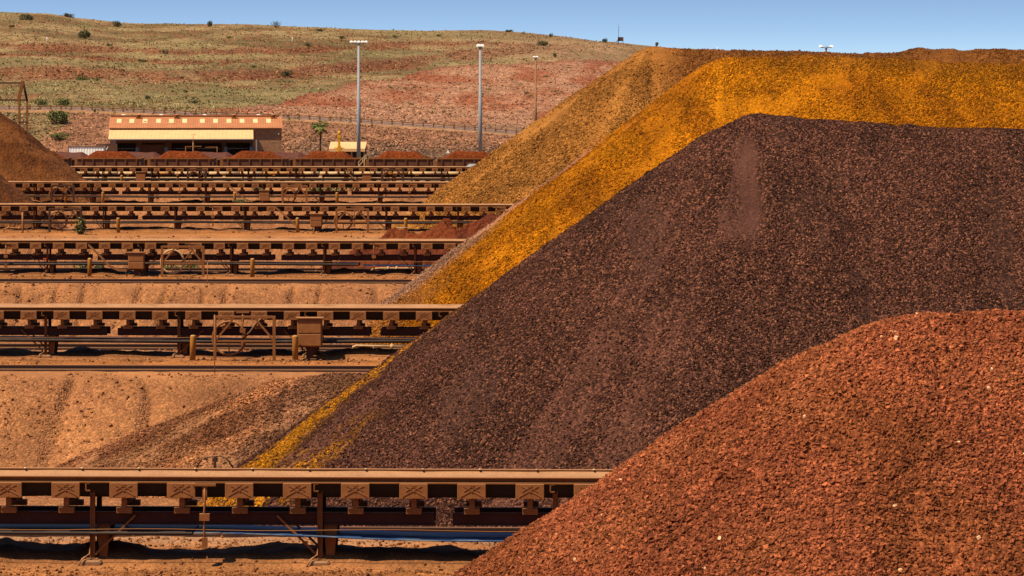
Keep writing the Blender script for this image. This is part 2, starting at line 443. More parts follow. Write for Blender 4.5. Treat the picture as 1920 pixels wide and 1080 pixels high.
# loose stones on the ground: berm faces, spill ridges, ledges
def build_rubble():
    V = []; Fr = []; C = []; nv = 0
    for k in range(1, 6):
        n = [0, 9000, 6000, 3500, 2000, 1500][k]; yy = YC[k]
        d = np.concatenate([rng.uniform(-17, -8.6, n), rng.normal(-2.6, .9, n//3), rng.uniform(2, 6, n//5)])
        Y = yy+d; px = rng.uniform(-20, 1050, len(Y)); X = PX(px, Y)
        dens = np.where(d < -8, sstep(.42, .62, fbm(X*.5, Y*.5, 61, 4))*.8+.08, .5)
        q = rng.random(len(X)) < dens; X = X[q]; Y = Y[q]; d = d[q]
        sz = (.012+.09*rng.random(len(X))**7)*(yy/146.6)**.6
        Z = ground_z(X, Y)+sz*.2
        c = np.array([.40, .185, .09])*(.55+.7*rng.random(len(X)))[:, None]
        v, f, cc = rocks_geo(np.stack([X, Y, Z], -1), sz, np.concatenate([c, np.full((len(X), 1), .3)], 1), 'cub')
        V.append(v); Fr.append(f+nv); C.append(cc); nv += len(v)
    n = 3500; d = np.concatenate([rng.normal(-2.6, .8, n), rng.uniform(1.5, 6, n)]); Y = YC[0]+d; X = PX(rng.uniform(-20, 1050, 2*n), Y)
    sz = .012+.06*rng.random(2*n)**5; Z = ground_z(X, Y)+sz*.2; c = np.array([.38, .17, .08])*(.5+.7*rng.random(2*n))[:, None]
    v, f, cc = rocks_geo(np.stack([X, Y, Z], -1), sz, np.concatenate([c, np.full((2*n, 1), .3)], 1), 'cub')
    V.append(v); Fr.append(f+nv); C.append(cc)
    o = mesh_np('ground_rubble', np.vstack(V), [np.vstack(Fr)], ore_mat('rubble', .08, .5, .4), np.vstack(C), [False])
    tag(o, 'loose stones and crumbs scattered on the earth ledges and banks', 'rubble', kind='stuff')
build_rubble()

# ------------------------------------------------------------------ ore piles
def make_pile(name, label, yc, x0, x1, ridge, t, r, colfn, mat, xs, ys, rocks=0, rsize=(.05, .1), seed=0, noise=.25, rpx=None,
              flip=False, extra=None, disp=None, ryr=None, lumpmask=True, group='ore stockpiles'):
    def hz(X, Y, detail=True):
        Xc = np.clip(X, x0, x1); H = np.interp(Xc, ridge[0], ridge[1])
        dd = np.hypot(X-Xc, Y-yc)
        z = H-t*(np.sqrt(dd*dd+r*r)-r)
        if detail:
            amp = sstep(0, 3, dd)
            z = z+noise*(fbm(X*.35, Y*.35, seed+1, 4)-.5)*(.4+.6*amp)+noise*.35*(fbm(X*1.6, Y*1.6, seed+2, 3)-.5)
            # shallow run-out flutes down the slope
            ang = np.arctan2(Y-yc, X-Xc)
            fl = vnoise(np.where(X < x0, ang*9, X*.7)+fbm(X*.5, Y*.5, seed+3)*.8, dd*.12, seed+4)
            z = z+noise*.45*(fl-.5)*amp
        if extra is not None: z = extra(X, Y, z)
        return z
    base_col = colfn
    def colfn(X, Y, Z):
        C = base_col(X, Y, Z)
        Xc = np.clip(X, x0, x1); dd = np.hypot(X-Xc, Y-yc); sc_ = 115/max(yc, 60)
        lat = np.where(X < x0, x0-np.arctan2(np.abs(Y-yc), x0-X+1e-6)*14, X)
        w = lat+1.2*(fbm(X*.3*sc_, Y*.3*sc_, seed+51)-.5)
        f = fbm(w*.55*sc_, dd*.07*sc_+3, seed+52, 4); g = fbm(w*1.6*sc_, dd*.12*sc_, seed+53, 3)
        C[..., :3] *= (.80+.4*f+.3*(g-.5))[..., None]
        C[..., 3] = np.clip(C[..., 3]*(1.05-(.18 if yc < 60 else .5)*sstep(.52, .72, f)*sstep(.3, .6, g)), .05, 1)
        return C
    X, Y = np.meshgrid(xs, ys)
    Z = hz(X, Y)
    if disp: Z = Z+disp(X, Y)
    G = ground_base(X, Y)[0]
    keep = Z > G-.5
    C = colfn(X, Y, Z)
    V = np.dstack([X, Y, Z]).reshape(-1, 3); rr, cc = X.shape
    idx = np.arange(rr*cc).reshape(rr, cc)
    kf = keep[:-1, :-1] | keep[1:, :-1] | keep[:-1, 1:] | keep[1:, 1:]
    Q = np.stack([idx[:-1, :-1], idx[:-1, 1:], idx[1:, 1:], idx[1:, :-1]], -1)[kf]
    cols = C.reshape(-1, 4)
    used = np.zeros(len(V), bool); used[Q.ravel()] = True
    remap = np.cumsum(used)-1
    V = V[used]; cols = cols[used]; Q = remap[Q]
    Fs = [Q]; sm = [True]
    if rocks:
        rx = rng.uniform(rpx[0], rpx[1], rocks); ry = rng.uniform(ryr[0], ryr[1], rocks)
        rz = hz(rx, ry)
        if disp is not None: rz = rz+disp(rx, ry)
        k = rz > ground_base(rx, ry)[0]-.05
        rc = colfn(rx[:, None], ry[:, None], rz[:, None])[:, 0]
        k &= rng.random(rocks) < np.clip(rc[:, 3]**2*1.15, .003, 1)
        rx, ry, rz, rc = rx[k], ry[k], rz[k], rc[k]
        n = len(rx)
        sz = rsize[0]+(rsize[1]-rsize[0])*rng.random(n)**2.6
        sz = sz*(.7+.55*np.clip(np.hypot(rx-np.clip(rx, x0, x1), ry-yc)/18, 0, 1.4) if name == 'ore_pile' and yc > 60 else 1)
        rc[:, :3] *= (.7+.95*rng.random(n)**2)[:, None]
        rc[:, 3] = .3
        h = n//2
        for sl, sh in ((slice(0, h), 'oct'), (slice(h, n), 'cub')):
            rV, rF, rC = rocks_geo(np.stack([rx, ry, rz+sz*.2], -1)[sl], sz[sl], rc[sl], sh)
            Fs.append(rF+len(V)); sm.append(False)
            V = np.vstack([V, rV]); cols = np.vstack([cols, rC])
    o = mesh_np(name, V, Fs, mat, cols, sm)
    tag(o, label, 'ore pile', group)
    return hz
def rd(yc, pts):
    """ridge line from photo points on the plane Y=yc"""
    xs = [PX(p[0], yc) for p in pts]; zs = [PZ(p[1], p[0], yc) for p in pts]
    return (xs, zs)
def arr(segs):
    out = []
    for a, b, s in segs: out.append(np.arange(a, b, s))
    return np.concatenate(out)
def C4(shape, c, a):
    o = np.empty(shape+(4,)); o[..., :3] = c; o[..., 3] = a; return o
def patch(px, X, Y): pass

# --- foreground red pile
yc = 52.0
def col_red(X, Y, Z):
    n = fbm(X*.8, Y*.8, 101, 4); n2 = fbm(X*.45+Z*.3, Z*.9, 103, 4)
    C = C4(X.shape, np.array([.33, .108, .056]), .95)
    s = sstep(.48, .68, n2)
    C[..., :3] = mixc(C[..., :3], np.array([.23, .08, .036]), s*.7)
    C[..., :3] = mixc(C[..., :3], np.array([.38, .135, .066]), sstep(.5, .75, n)*.8)
    C[..., 3] = 1-.25*sstep(.55, .72, n2)
    return C
def disp_red(X, Y):
    return .05*(fbm(X*5, Y*5, 111, 3)-.5)+.03*(vnoise(X*17, Y*17, 113)-.5)
xa = PX(800, yc)
make_pile('ore_pile', 'coarse rust red ore pile in the right foreground, nearest of all the piles', yc, PX(1745, yc), PX(3600, yc),
    rd(yc, [(1745, 592), (1830, 588), (1920, 591), (2300, 600), (3600, 600)]), .685, 1.5, col_red, ore_mat('red_ore', .058, .95, .75, glint=.001),
    arr([(xa-9, xa, .3), (xa, PX(1990, yc), .022), (PX(1990, yc), PX(2500, yc), .04), (PX(2500, yc), PX(3600, yc)+19, .35)]),
    arr([(32, 44.5, .3), (44.5, 54, .022), (54, 72, .3)]),
    rocks=165000, rsize=(.011, .052), rpx=(PX(780, yc), PX(2450, yc)), ryr=(45, 53.6), seed=100, noise=.28, disp=disp_red)

# --- black-brown pile
yc = 115.2
xB0 = PX(1418, yc)
def col_black(X, Y, Z):
    n = fbm(X*.22, Y*.3+Z*.1, 121, 4); n2 = fbm(X*.6+7, Z*.35, 123, 4)
    C = C4(X.shape, np.array([.084, .037, .027]), 1.0)
    C[..., :3] = mixc(C[..., :3], np.array([.050, .024, .018]), sstep(.5, .68, n2)*.8)
    px = to_px(X, Y)
    # smooth slip scar below the crown
    c0 = 1390+6*np.sin(Z*.8); w = (22+22*np.clip((10.8-Z)/3, 0, 1))*np.clip((Z-6.3+1.6*(fbm(X*2, Z*0, 130)-.5))/.9, 0, 1)+16*(fbm(Z*1.5, X*.6, 126)-.5)
    scar = (.55+.45*sstep(.3, .6, fbm(X*.9, Z*.35, 128)))*(1-sstep(w*.6, w*1.15, np.abs(px-c0)+14*(fbm(X*1.5, Z*1.5, 127)-.5)))*sstep(6.9, 7.7, Z)*(1-sstep(10.3, 10.9, Z))*(Y < 115)
    C[..., :3] = mixc(C[..., :3], np.array([.108, .050, .038]), scar*.75)
    # yellow spill streaks near the left toe
    q = fbm(X*1.3, Y*1.3, 129, 3)
    d = np.hypot(np.minimum(X-xB0, 0), Y-115.2)
    ang = np.degrees(np.arctan2(115.2-Y, np.maximum(xB0-X, 1e-3)))
    y1 = (1-sstep(1.5, 3.2+1.5*np.clip(d-12, 0, 9), np.abs(ang-3.0-1.3*np.clip(d-12, 0, 9)+5*(q-.5))))*sstep(9.5, 14.0, d)*sstep(.36, .56, vnoise(X*7, Y*7, 131)+.22*sstep(13, 17, d)-.25*sstep(18.5, 21, d))
    y2 = (1-sstep(1.0, 3+.8*np.clip(d-13, 0, 9), np.abs(ang-27+7*(q-.5))))*sstep(13.5, 18.5, d)*sstep(.35, .55, vnoise(X*7, Y*7, 133))
    yl = np.clip(y1+y2*sstep(.3, .5, q), 0, 1)
    C[..., :3] = mixc(C[..., :3], np.array([.52, .225, .03]), yl*.9)
    sm = np.clip(scar+.65*sstep(.5, .68, n2)*sstep(.45, .6, n), 0, 1)
    C[..., 3] = 1-.85*sm
    return C
make_pile('ore_pile', 'dark brown ore pile with a smooth slip scar, behind the nearest conveyor', yc, xB0, PX(3000, yc),
    rd(yc, [(1418, 213), (1480, 219), (1560, 229), (1700, 238), (1920, 244), (3000, 250)]), .72, .9, col_black, ore_mat('black_ore', .06, 1.0, 1.15, lit_facets=.30),
    arr([(xB0-24, PX(420, yc)-.1, .3), (PX(420, yc)-.1, PX(1990, yc), .055), (PX(1990, yc), PX(3000, yc)+23, .5)]),
    arr([(92, 117, .055), (117, 138, .4)]),
    rocks=170000, rsize=(.018, .058), rpx=(PX(420, yc), PX(1990, yc)), ryr=(93, 117), seed=120, noise=.46,
    extra=lambda X, Y, z: z-(.22*np.exp(-((to_px(X, Y)-1390)/26)**2)*sstep(7.2, 8.2, z)*(1-sstep(10.2, 10.9, z))-.14*np.exp(-((to_px(X, Y)-1390)/40)**2)*np.exp(-((z-6.6)/.5)**2))*(Y < 115))

# --- orange pile
yc = 178.0
xO0 = PX(1352, yc)
def col_orange(X, Y, Z):
    n = fbm(X*.25, Y*.25+Z*.15, 141, 4); n2 = fbm(X*.5+3, Z*.35, 143, 4)
    C = C4(X.shape, np.array([.44, .165, .018]), .9)
    C[..., :3] = mixc(C[..., :3], np.array([.27, .095, .018]), sstep(.42, .66, fbm(X*.5+Z*.3, Z*.25, 143, 5))*.75)
    C[..., :3] = mixc(C[..., :3], np.array([.50, .20, .02]), sstep(.5, .7, n)*.45)
    q = fbm(X*.7, Y*.7, 149, 3)
    ang = np.degrees(np.arctan2(178.0-Y, np.maximum(xO0-X, 1e-3)))+7*(q-.5)
    d = np.hypot(np.minimum(X-xO0, 0), Y-178.0)
    left = (X < xO0+1)
    pink = (1-sstep(3.5, 8, ang))*sstep(5.5, 8.5, d)*left
    C[..., :3] = mixc(C[..., :3], np.array([.36, .17, .105]), pink)
    grey = (1-sstep(11, 19, ang))*sstep(11, 15, d)*left
    C[..., :3] = mixc(C[..., :3], np.array([.36, .20, .13]), grey)
    mix_ = sstep(8, 14, ang)*(1-sstep(24, 34, ang))*sstep(14.5, 18, d)*left
    C[..., :3] = mixc(C[..., :3], np.array([.33, .14, .05]), mix_*.8)
    # brown crust near the crest on the right
    px = to_px(X, Y)
    crest = sstep(12.9, 14, Z+.5*(n-.5)+sstep(1350, 1900, px)*.5)
    C[..., :3] = mixc(C[..., :3], np.array([.26, .105, .025]), crest*.75*sstep(1360, 1460, px))
    C[..., 3] = .98-.5*sstep(.54, .74, fbm(X*.55, Y*.4+Z*.3, 144, 5))*(1-mix_)-.6*pink*(d < 14)
    C[..., 3] = np.clip(C[..., 3], .08, 1)
    return C
make_pile('ore_pile', 'bright orange yellow ore pile rising behind the dark brown pile', yc, xO0, PX(2700, yc),
    rd(yc, [(1352, 110), (1500, 104), (1650, 110), (1800, 116), (1920, 122), (2700, 125)]), .755, .6, col_orange, ore_mat('orange_ore', .09, .95, .75),
    arr([(xO0-26, PX(700, yc), .4), (PX(700, yc), PX(1990, yc), .085), (PX(1990, yc), PX(2700, yc)+25, .6)]),
    arr([(152, 180, .085), (180, 206, .5)]),
    rocks=120000, rsize=(.028, .08), rpx=(PX(700, yc), PX(1990, yc)), ryr=(153, 179.5), seed=140, noise=.5)

# --- gold-brown pile
yc = 303.8
xG0 = PX(1222, yc)
def col_gold(X, Y, Z):
    n = fbm(X*.18, Y*.18+Z*.1, 161, 4); n2 = fbm(X*.3+3, Z*.3, 163, 4)
    C = C4(X.shape, np.array([.36, .165, .054]), .9)
    px = to_px(X, Y)
    C[..., :3] = mixc(C[..., :3], np.array([.27, .115, .035]), sstep(.42, .66, n2)*.5)
    C[..., :3] = mixc(C[..., :3], np.array([.215, .085, .03]), sstep(1180, 1300, px)*sstep(8, 14, Z)*.9)
    C[..., 3] = .95-.6*sstep(.52, .66, n)
    return C
def mound(X, Y, z):
    b = 2.0*np.exp(-((X-PX(1740, 303.8))/3.2)**2)+1.7*np.exp(-((X-PX(1870, 303.8))/5.5)**2)
    return z+b*.28*(.6+.8*fbm(X*.6, Y*.3, 170))*np.exp(-((Y-303)/4)**2)
make_pile('ore_pile', 'tall golden brown ore pile, farthest of the large piles with a long level crest', yc, xG0, PX(2500, yc),
    rd(yc, [(1222, 87), (1300, 92), (1500, 97), (1670, 102), (1800, 103), (1920, 102), (2500, 104)]), .725, 1.0, col_gold, ore_mat('gold_ore', .14, .9, .65),
    arr([(xG0-30, PX(780, yc), .5), (PX(780, yc), PX(1990, yc), .16), (PX(1990, yc), PX(2500, yc)+28, .8)]),
    arr([(275, 306, .16), (306, 334, .7)]),
    rocks=80000, rsize=(.045, .13), rpx=(PX(780, yc), PX(1990, yc)), ryr=(276, 305), seed=160, noise=.7, extra=mound)

# --- low clumpy dark red pile between third and fourth conveyors
yc = 246.0
def col_dred(X, Y, Z):
    n = fbm(X*.4, Z*.8, 181, 4)
    C = C4(X.shape, np.array([.17, .048, .021]), .5)
    C[..., :3] = mixc(C[..., :3], np.array([.12, .034, .02]), sstep(.4, .65, n))
    return C
def disp_dred(X, Y): return .9*(1-2*np.abs(fbm(X*.3, Y*.3, 183, 5)-.5)*3)*.8-.5+.4*(fbm(X*1.5, Y*1.5, 187, 4)-.5)
make_pile('ore_pile', 'low clumpy dark red ore pile in front of the fourth conveyor', yc, PX(745, yc), PX(1500, yc),
    rd(yc, [(745, 430), (800, 418), (870, 408), (930, 401), (1000, 392), (1500, 380)]), .62, .8, col_dred, ore_mat('dark_red_ore', .25, .8, .4),
    arr([(PX(600, yc), PX(1010, yc), .09), (PX(1010, yc), PX(1500, yc)+8, .6)]), arr([(231, 249, .1), (249, 258, .4)]), seed=180, noise=.5, disp=disp_dred)

# --- spread-out gravel remains beside the dark pile
yc = 128.5
def col_res(X, Y, Z):
    px = to_px(X, Y); dd = DEP(X, Y); py = HOR+(CZ-Z)*F/dd
    n = fbm(X*.5, Y*.5, 201, 4); q = fbm((Z-.42*X)*1.5, X*.10, 203, 4)
    C = C4(X.shape, np.array([.45, .20, .098]), 1.0)
    C[..., :3] = mixc(C[..., :3], np.array([.20, .085, .046]), sstep(.44, .54, q)*.85)
    a = (X-PX(600, 128.5))/8+(128.5-Y)*.06
    C[..., :3] = mixc(C[..., :3], np.array([.21, .105, .065]), sstep(-.25, .15, a+.3*(n-.5))*.75)
    C[..., :3] = mixc(C[..., :3], np.array([.36, .19, .10]), sstep(.5, .7, n)*.5)
    C[..., 3] = 1-.4*sstep(.55, .7, n)
    return C
def disp_res(X, Y): return .18*(fbm((X+Y)*.5, (X-Y)*.13, 203, 4)-.5)
make_pile('gravel_remains', 'low fan of mixed brown gravel spread to the left of the dark brown pile', yc, PX(545, yc), PX(1000, yc),
    rd(yc, [(545, 712), (620, 706), (760, 704), (1000, 700)]), .43, 1.2, col_res, ore_mat('mixed_gravel', .10, .9, .8),
    arr([(PX(20, yc), PX(1000, yc)+9, .06)]), arr([(110, 130, .06), (130, 138, .3)]), rocks=42000, rsize=(.03, .085),
    rpx=(PX(60, yc), PX(800, yc)), ryr=(112, 130), seed=200, noise=.2, disp=disp_res, group='low gravel spreads')

# --- shaded piles at the left edge (only their right ends are in view)
def col_left(X, Y, Z):
    n = fbm(X*.25, Y*.2+Z*.3, 221, 5)
    C = C4(X.shape, np.array([.22, .085, .033]), .35)
    C[..., :3] = mixc(C[..., :3], np.array([.15, .055, .021]), sstep(.42, .62, n))
    C[..., :3] = mixc(C[..., :3], np.array([.27, .12, .055]), sstep(1.0, -1.5, Z)*.5)
    return C
yc = 366.7
make_pile('ore_pile', 'smooth brown ore pile at the left edge, behind the fifth conveyor', yc, PX(-900, yc), PX(-118, yc),
    rd(yc, [(-900, 110), (-300, 115), (-118, 125)]), .80, .8, col_left, ore_mat('brown_ore', .3, .7, .35),
    arr([(PX(-900, yc)-18, PX(-120, yc), .8), (PX(-120, yc), PX(-118, yc)+26, .18)]), arr([(343, 368, .2), (368, 392, .8)]), seed=220, noise=.7)
yc = 304.5
make_pile('ore_pile', 'dark brown ore toe showing low at the left edge, between the fourth and fifth conveyors', yc, PX(-900, yc), PX(-190, yc),
    rd(yc, [(-900, 170), (-190, 190)]), .80, .8, col_left, ore_mat('brown_ore_fine', .3, .7, .35),
    arr([(PX(-900, yc)-18, PX(-190, yc), .8), (PX(-190, yc), PX(-190, yc)+26, .18)]), arr([(284, 306, .2), (306, 324, .8)]), seed=230, noise=.5)

# ------------------------------------------------------------------ conveyors
PIT = 1.5075; MOD = PIT*8
ORD = ['nearest', 'second', 'third', 'fourth', 'fifth', 'farthest']
GAPX = [833, 214, 522, 527, 226, 420]     # photo x of a joint between truss modules
def proto_mesh(mb, name, mat):
    o = mb.build(name, mat); me = o.data; bpy.data.objects.remove(o); return me
PM = {}
p = MB(); p.bbox(-.37, .37, -.965, -.94, 1.79, 2.19, .012)
for sx in (-1, 1):
    for (x0, z0, x1, z1) in ((-.29, 1.85, .22, 2.13), (-.20, 1.99, .06, 2.15)):
        p.bar((sx*x0, -.97, z0), (sx*x1, -.97, z1), .016, .016)
for z in (1.83, 1.99):
    p.tube([(0, -.96, z), (0, -.985, z)], .02, 6)
PM['guard_panel'] = proto_mesh(p, 'guard_panel', M['panel'])
p = MB()
for s in (-1, 1):
    p.box(-.07, .07, s*.78-.05, s*.78+.05, 1.53, 1.83); p.box(-.2, .2, s*.74-.1, s*.74+.1, 1.385, 1.53)
p.box(-.05, .05, -.70, .70, 1.56, 1.66)
PM['idler_frame'] = proto_mesh(p, 'idler_frame', M['dusty'])
p = MB()
for s in (-1, 1): p.tube([(s*.32, 0, 0), (s*.0, 0, 0)], .06, 8)
p = MB(); p.lathe([(.0, 0), (.045, .0), (.04, .015), (.025, .026), (.0, .03)], 8, (.15, .80, 2.345))
PM['idler_end'] = proto_mesh(p, 'idler_end', M['cream'])
p = MB(); p = MB(); p.tube([(0, -.72, 1.735), (0, .72, 1.735)], .05, 8)
PM['idler_roller'] = proto_mesh(p, 'idler_roller', M['dark'])
# truss module: two chords with a web plate, cross ties
p = MB(); L = MOD/2-.24
for s in (-1, 1):
    y = s*.50
    p.box(-L, L, y-.012, y+.012, 1.07, 1.365); p.box(-L, L, y-.07, y+.07, 1.365, 1.385); p.box(-L, L, y-.07, y+.07, 1.05, 1.07)
for k in range(9): x = -L+.3+k*(2*L-.6)/8; p.box(x-.04, x+.04, -.48, .48, 1.1, 1.2)
PM['truss_beam'] = proto_mesh(p, 'truss_beam', M['beam'])
def leg_mesh(s):
    p = MB(); y = -.56*s
    p.box(-.065, .065, y-.012, y+.012, .18, 2.17); p.box(-.065, -.045, y-.05, y+.05, .18, 2.17); p.box(.045, .065, y-.05, y+.05, .18, 2.17)
    p.box(-.16, .16, y-.12, y+.12, .14, .18)
    p.add([(.09, y+.1*s, 1.05), (.45, y+.1*s, 1.05), (.36, y+.1*s, .18), (.16, y+.1*s, .18), (.09, y+.13*s, 1.05), (.45, y+.13*s, 1.05), (.36, y+.13*s, .18), (.16, y+.13*s, .18)],
          [(0,1,2,3),(7,6,5,4),(0,4,5,1),(1,5,6,2),(2,6,7,3),(3,7,4,0)])
    return p
PM['leg_near'] = proto_mesh(leg_mesh(1), 'leg', M['dusty']); PM['leg_far'] = proto_mesh(leg_mesh(-1), 'leg', M['steeldk'])
for sg, nm in ((1, 'brace_r'), (-1, 'brace_l')):
    for sy_, sf in ((-1, ''), (1, '_far')):
        p = MB(); p.bar((sg*.08, sy_*.58, .28), (sg*1.12, sy_*.56, 1.3), .09, .05)
        PM[nm+sf] = proto_mesh(p, 'brace', M['dusty'])
p = MB(); p.bbox(-.27, .27, -.86, -.38, -.75, .15, .04)
PM['footing'] = proto_mesh(p, 'footing', M['conc'])
p = MB(); p.bbox(-.25, .25, .38, .80, -.75, .15, .04)
PM['footing_far'] = proto_mesh(p, 'footing', M['conc'])
p = MB(); p.tube([(-.33, -.95, -.5), (-.33, -.92, .0), (-.22, -.88, .2), (-.06, -.7, .3), (-.05, -.62, .9)], .024, 6)
PM['earth_cable'] = proto_mesh(p, 'earth_cable', M['dusty'])
p = MB(); p.box(-.3, .3, -1.02, -.92, 2.11, 2.17); p.tube([(.0, -.97, 2.12), (.02, -1.0, 1.7), (-.01, -1.0, 1.35), (0, -1.0, .95), (.03, -1.0, .62)], .03, 6)
p.box(-.12, .14, -1.06, -.94, 1.22, 1.4); p.box(-.06, .08, -1.05, -.95, .5, .78); p.box(-.05, .07, -.99, -.93, 1.75, 2.1)
PM['pull_switch'] = proto_mesh(p, 'pull_switch', M['dusty'])
p = MB(); p.bar((-.02, -.93, 1.98), (-.02, -.93, 2.18), .03); p.bar((-.02, -.93, 2.17), (.09, -.93, 2.17), .03); p.bar((-.02, -.93, 1.98), (.09, -.93, 1.98), .03)
PM['wire_hook'] = proto_mesh(p, 'wire_hook', M['dusty'])
def part(mesh, name, parent, x=0):
    o = bpy.data.objects.new(name, mesh); col.objects.link(o); o.parent = parent; o.location = (x, 0, 0); return o
CONV = []
for n in range(6):
    Yn = YC[n]; gx = PX(GAPX[n], Yn)
    cv = thing('conveyor', '', 'conveyor', (gx, Yn, 0), 0, 'long belt conveyors running across the yard')
    lab = ['long dusty belt conveyor nearest to the camera, with crossed ribs on its guard plates',
           'second conveyor back, with a large hoop gate and cabinet at its front',
           'third conveyor back, with a sloping cable channel at left and a round hoop',
           'fourth conveyor back, its right part before the golden brown pile toe',
           'fifth conveyor back, just in front of the smooth brown pile at left',
           'farthest conveyor, directly in front of the ore train and cream pipeline'][n]
    cv['label'] = lab; CONV.append(cv)
    xa = PX(-230, Yn)-gx; xb = PX([1500, 1250, 1150, 1200, 1100, 1060][n], Yn)-gx
    # belt: troughed; far wing stands a little higher than the near one
    fz = 2.33 if n == 0 else 2.40
    prof = [(-.80, 2.30), (-.50, 1.80), (.50, 1.80), (.82, fz)]
    m = MB(); xs = np.arange(xa, xb, .9); vs = []
    pts = []
    for (a, b), (c, d) in zip(prof[:-1], prof[1:]):
        for q in np.linspace(0, 1, 4)[:-1]: pts.append((a+(c-a)*q, b+(d-b)*q))
    pts.append(prof[-1]); k = len(pts)
    for i, x in enumerate(xs):
        for (y, z) in pts: vs.append((x, y, z+.012*math.sin(x*2.3+n)+.01*random.random()))
        for (y, z) in pts: vs.append((x, y, z-.03+.012*math.sin(x*2.3+n)))
    fs = []
    for i in range(len(xs)-1):
        a = i*2*k; b = a+2*k
        for j in range(k-1):
            fs.append((a+j, b+j, b+j+1, a+j+1)); fs.append((a+k+j, a+k+j+1, b+k+j+1, b+k+j))
        fs.append((a, a+k, b+k, b)); fs.append((a+k-1, b+k-1, b+2*k-1, a+2*k-1))
    m.add(vs, fs, True); bo = m.build('belt', M['belt'], cv); bo.data.materials.append(M['dark'])
    for pi, f in enumerate(m.f):
        if all((q % (2*k)) >= k for q in f): bo.data.polygons[pi].material_index = 1
    # stringers: channel sections
    for s in (-1, 1):
        m = MB(); y0, y1 = (-.92, -.80) if s < 0 else (.80, .92)
        yo = y0 if s < 0 else y1
        m.box(xa, xb, y0-.01, y1+.01, 2.325, 2.35); m.box(xa, xb, y0-.01-.02*(s < 0), y1+.01+.02*(s > 0), 2.18, 2.215)
        m.box(xa, xb, (y1-.02 if s < 0 else y0), (y1 if s < 0 else y0+.02), 2.215, 2.325)
        m.build('stringer', M['dusty'], cv)
    # spilled dust heaped on the near stringer's ledge
    # return belt with slack
    zr = lambda x: .88-.03*math.sin(x*.26)
    def strip(x0, x1, zf, mat, name='return_belt'):
        m = MB(); xs = np.arange(x0, x1+.01, .6); vs = []; fs = []; dz_ = .03 if mat is M['retsheen'] else .15 if n else .07
        for x in xs:
            z = zf(x); vs += [(x, -.78, z), (x, .78, z), (x, -.78, z-dz_), (x, .78, z-dz_)]
        for i in range(len(xs)-1):
            a = 4*i; fs += [(a, a+4, a+5, a+1), (a+2, a+3, a+7, a+6), (a, a+2, a+6, a+4), (a+1, a+5, a+7, a+3)]
        m.add(vs, fs, True).build(name, mat, cv)
    if n == 0:
        xm = PX(370, Yn)-gx; xn = PX(650, Yn)-gx
        strip(xa, xm, lambda x: .88, M['retdark'])
        strip(xm, xb, lambda x: .88-.19*float(sstep(xm, xn+3, x)), M['retsheen'])
    elif n == 2:
        xm = PX(680, Yn)-gx
        strip(xa, xm, zr, M['retdark']); strip(xm, xb, lambda x: .72, M['retsheen'])
    else: strip(xa, xb, zr, M['retdark'])
    # pull cord and floor wire
    m = MB(); cord = []
    x = xa
    while x < xb: cord.append((x, -1.0, .98-.02*math.sin(x*1.04))); x += 1.0
    m.tube(cord, .012+.004*n, 4).build('pull_cord', M['dusty'], cv)
    i0 = math.ceil(xa/PIT-.5); i1 = math.floor(xb/PIT-.5)
    vis = [i for i in range(i0, i1) if True]
    if len(vis) > 99: vis = vis[:99]
    for i in vis:
        xx = (i+.5)*PIT
        if not (n == 2 and i in (-40,)): part(PM['guard_panel'], 'guard_panel', cv, xx+random.uniform(-.01, .01))
        part(PM['idler_frame'], 'idler_frame', cv, xx)
        part(PM['idler_roller'], 'idler_roller', cv, xx)
        if n < 1: part(PM['idler_end'], 'idler_end', cv, xx)
    j0 = math.floor(xa/MOD); j1 = math.ceil(xb/MOD)
    for j in range(j0, j1):
        xc = (j+.5)*MOD
        part(PM['truss_beam'], 'truss_beam', cv, xc)
        for s in (-1, 1):
            xx = xc+s*2.97-(.15 if n == 0 else 0)
            part(PM['leg_near'], 'leg', cv, xx); part(PM['leg_far'], 'leg', cv, xx)
            part(PM['brace_r' if s < 0 else 'brace_l'], 'brace', cv, xx)
            part(PM['brace_r_far' if s < 0 else 'brace_l_far'], 'brace', cv, xx)
            part(PM['footing'], 'footing', cv, xx); part(PM['footing_far'], 'footing', cv, xx); part(PM['earth_cable'], 'earth_cable', cv, xx)
            part(PM['wire_hook'], 'wire_hook', cv, xx-.1)
        part(PM['pull_switch'], 'pull_switch', cv, xc-(.15 if n == 0 else 0)+(0 if n < 2 else .3))

def gz(X, Y): return float(ground_z(np.array([X]), np.array([Y]))[0])
# ---- rails of the stacker track along every berm
def rail(Y, x0, x1, label):
    m = MB(); X0 = PX(x0, Y); X1 = PX(x1, Y)
    m.box(X0, X1, -.04, .04, .12, .17); m.box(X0, X1, -.012, .012, .02, .12); m.box(X0, X1, -.08, .08, 0, .02)
    m.box(X0, X1, -.3, .3, -.3, 0)
    o = m.build('stacker_rail', M['rail']); o.location = (0, Y, .07)
    tag(o, label, 'rail', 'rails beside the conveyors')
rail(YC[0]+5.0, -250, 1300, 'dusty rail just behind the nearest conveyor, seen beneath its belt')
rail(YC[1]-6.9, -250, 1100, 'dark rail along the bare earth ledge in front of the second conveyor')
rail(YC[1]+4.6, -250, 1100, 'thin rail just behind the second conveyor, seen beneath its belt')
rail(YC[2]-7.6, -250, 1000, 'dark rail on the ledge in front of the third conveyor')
rail(YC[2]+4.6, -250, 1000, 'thin rail just behind the third conveyor')

